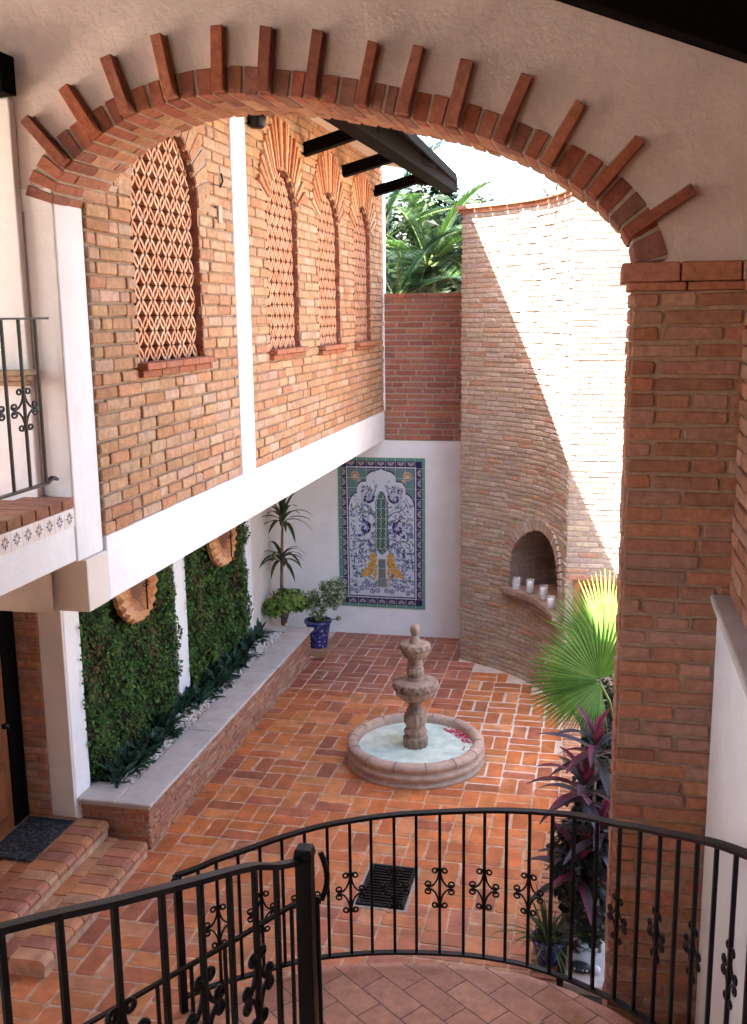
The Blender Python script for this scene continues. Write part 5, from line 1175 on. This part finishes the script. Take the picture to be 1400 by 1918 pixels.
# ------------------------------------------------------------------ palms and trees beyond the mural wall
def frond(mb, base, az, el, L, nl, cols, droop=1.2, ll=.5, w=.028):
    d = V(math.cos(az) * math.cos(el), math.sin(az) * math.cos(el), math.sin(el)); p = Vector(base); pts = [p.copy()]; ds = [d.copy()]; n = 14
    for i in range(n): p = p + d * (L / n); d = (d + V(0, 0, -droop / n * (.4 + 1.2 * i / n))).normalized(); pts.append(p.copy()); ds.append(d.copy())
    mb.sweep(pts, [(-.012, -.01), (.012, -.01), (0, .012)], 0, (.14, .20, .05), scale=[1.6 - 1.3 * i / n for i in range(n + 1)])
    for k in range(nl):
        t = .12 + .88 * k / nl; i = min(n - 1, int(t * n)); q = t * n - i; c0 = pts[i].lerp(pts[i + 1], q); dd = ds[i]
        sd = dd.cross(V(0, 0, 1)); sd = sd.normalized() if sd.length > .01 else V(1, 0, 0); LL = ll * (math.sin(math.pi * (t * .85 + .12)) ** .6)
        for s_ in (-1, 1):
            g_ = rng.uniform(.7, 1.3); c = tuple(x * g_ for x in rng.choice(cols))
            mb.blade(c0, dd * .65 + sd * s_ * .8 + V(0, 0, .12), (0, 0, 1), LL * rng.uniform(.9, 1.1), w, 3, .7, 0, c, shape=lambda u_: (1 - u_) ** .5 + .02)
PG = [(.012, .036, .007), (.02, .048, .009), (.008, .024, .007), (.034, .066, .012)]
PD = [(.005, .015, .007), (.008, .021, .009), (.005, .013, .008)]
def palm(x, y, zt, n, L, cols, label, r=.13):
    t = thing('palm_tree', label, 'palm', (x, y, 0)); m_ = MB()
    m_.lathe([(r * (1.3 - .3 * k / 24) * (1 + (.05 if k % 2 else 0)), zt * k / 24) for k in range(25)], (x, y, 0), 14); m_.build('trunk', mat('palm_trunk', (.16, .13, .10), .9, .4, 8, .5, 25, .1), t)
    for k in range(n):
        m_ = MB(); az = k * 2.4 + rng.uniform(-.3, .3); el = lerp(1.15, -.5, (k / n) ** .8); frond(m_, (x, y, zt), az, el, L * rng.uniform(.85, 1.1), 64, cols, rng.uniform(1.0, 1.9), .6, .021); m_.build('frond', M['leaf'], t)
palm(-2.95, 17.6, 5.5, 22, 1.95, PG, 'sunlit palm with pale trunk just behind the mural wall')
palm(-4.1, 18.6, 5.9, 16, 2.6, PD, 'dark palm behind the mural wall near the house corner', .12)
palm(-3.3, 16.6, 4.9, 17, 1.9, PD, 'low young palm whose fronds just clear the mural wall', .10)
def tree(x, y, h, rx, ry, rz, n, cols, label):
    t = thing('tree', label, 'tree', (x, y, 0)); m_ = MB()
    m_.tube([(x, y, 0), (x + .1, y, h * .4), (x, y + .1, h * .75)], .18, 8, scale=[1.2, .9, .5])
    for k in range(5): a = k * 1.26; m_.tube([(x, y, h * .5), (x + rx * .35 * math.cos(a), y + ry * .35 * math.sin(a), h * .75), (x + rx * .6 * math.cos(a), y + ry * .6 * math.sin(a), h)], .06, 6, scale=[1, .7, .3])
    m_.build('trunk', M['bark'], t, smooth=True); m_ = MB(); lumps = [(rng.uniform(-.7, .7), rng.uniform(-.6, .6), rng.uniform(-.8, .65), rng.uniform(.25, .45)) for _ in range(26)]
    for k in range(n):
        l = rng.choice(lumps); d = V(rng.gauss(0, 1), rng.gauss(0, 1), rng.gauss(0, 1)).normalized(); p = V(l[0], l[1], l[2]) + d * l[3] * rng.uniform(.6, 1.05); g_ = rng.uniform(.7, 1.3)
        m_.leafquad((x + p.x * rx, y + p.y * ry, h + p.z * rz), d + V(0, 0, .5), rng.uniform(.16, .3), tuple(q * g_ for q in rng.choice(cols)), 0, .55)
    m_.build('crown', M['leaf'], t)
tree(-5.2, 21.8, 5.4, 2.6, 1.5, 3.0, 17000, [(.008, .018, .006), (.006, .014, .005), (.014, .028, .008)], 'dense green tree behind the palms near the house')
tree(-3.6, 22.3, 4.7, 2.2, 1.5, 2.6, 17000, [(.008, .018, .006), (.006, .014, .005), (.018, .03, .009)], 'leafy tree standing directly behind the sunlit palm trunk')
m_ = MB(); tp0 = WM(1.75, 6.05, .0)
for k in range(26):
    a = rng.uniform(0, 6.28); el = rng.uniform(.1, 1.2); m_.blade(tp0 + V(rng.uniform(-.18, .18), rng.uniform(-.1, .25), 0), V(math.cos(a) * math.cos(el), math.sin(a) * math.cos(el), math.sin(el)), (0, 0, 1), rng.uniform(.08, .18), .03, 4, 1.0, 0, rng.choice([(.05, .06, .03), (.07, .06, .04), (.04, .05, .03)]))
tag(m_.build('wall_top_plant', M['leaf_matte']), 'small dark plant growing on the curved wall top', 'plant')

# ------------------------------------------------------------------ light, sky, camera
SUN = V(1.0, .70, -2.18).normalized()
sun = bpy.data.lights.new('sun', 'SUN'); sun.energy = 5; sun.angle = R(.5); sun.color = (1, .95, .87)
so_ = bpy.data.objects.new('sun', sun); so_.rotation_euler = SUN.to_track_quat('-Z', 'Y').to_euler(); col.objects.link(so_)
w = bpy.data.worlds.new('World'); scene.world = w; w.use_nodes = True; nt = w.node_tree
sky = nt.nodes.new('ShaderNodeTexSky'); sky.sky_type = 'NISHITA'; sky.sun_disc = False
sky.sun_elevation = math.asin(-SUN.z); sky.sun_rotation = math.atan2(-SUN.x, -SUN.y); sky.air_density = 1.0; sky.dust_density = 2.5; sky.ozone_density = 1.0
bg = nt.nodes['Background']; nt.links.new(sky.outputs[0], bg.inputs[0]); bg.inputs[1].default_value = .055

cam = bpy.data.cameras.new('camera'); co = bpy.data.objects.new('camera', cam); col.objects.link(co); scene.camera = co
f, HOR, ROLL = 1900., 590., .012
pitch = math.atan((959 - HOR) / f); yaw = math.atan(435 / math.hypot(f, 959 - HOR))
cy_, sy_, cp_, sp2 = math.cos(yaw), math.sin(yaw), math.cos(pitch), math.sin(pitch)
fwd = V(-sy_ * cp_, cy_ * cp_, -sp2); r0 = V(cy_, sy_, 0); u0 = r0.cross(fwd)
rr = r0 * math.cos(ROLL) - u0 * math.sin(ROLL); uu = r0 * math.sin(ROLL) + u0 * math.cos(ROLL)
mt = Matrix((rr, uu, -fwd)).transposed().to_4x4(); mt.translation = V(0, 0, 4.7); co.matrix_world = mt
cam.sensor_fit = 'VERTICAL'; cam.sensor_height = 36; cam.lens = 36 * f / 1918; cam.clip_start = .05; cam.clip_end = 1500
vs = scene.view_settings; scene.display_settings.display_device = 'sRGB'; vs.view_transform = 'Standard'; vs.look = 'None'; vs.gamma = 1; vs.exposure = 4.6; vs.use_curve_mapping = False
scene.cycles.max_bounces = 10; scene.cycles.diffuse_bounces = 6; scene.cycles.use_denoising = True
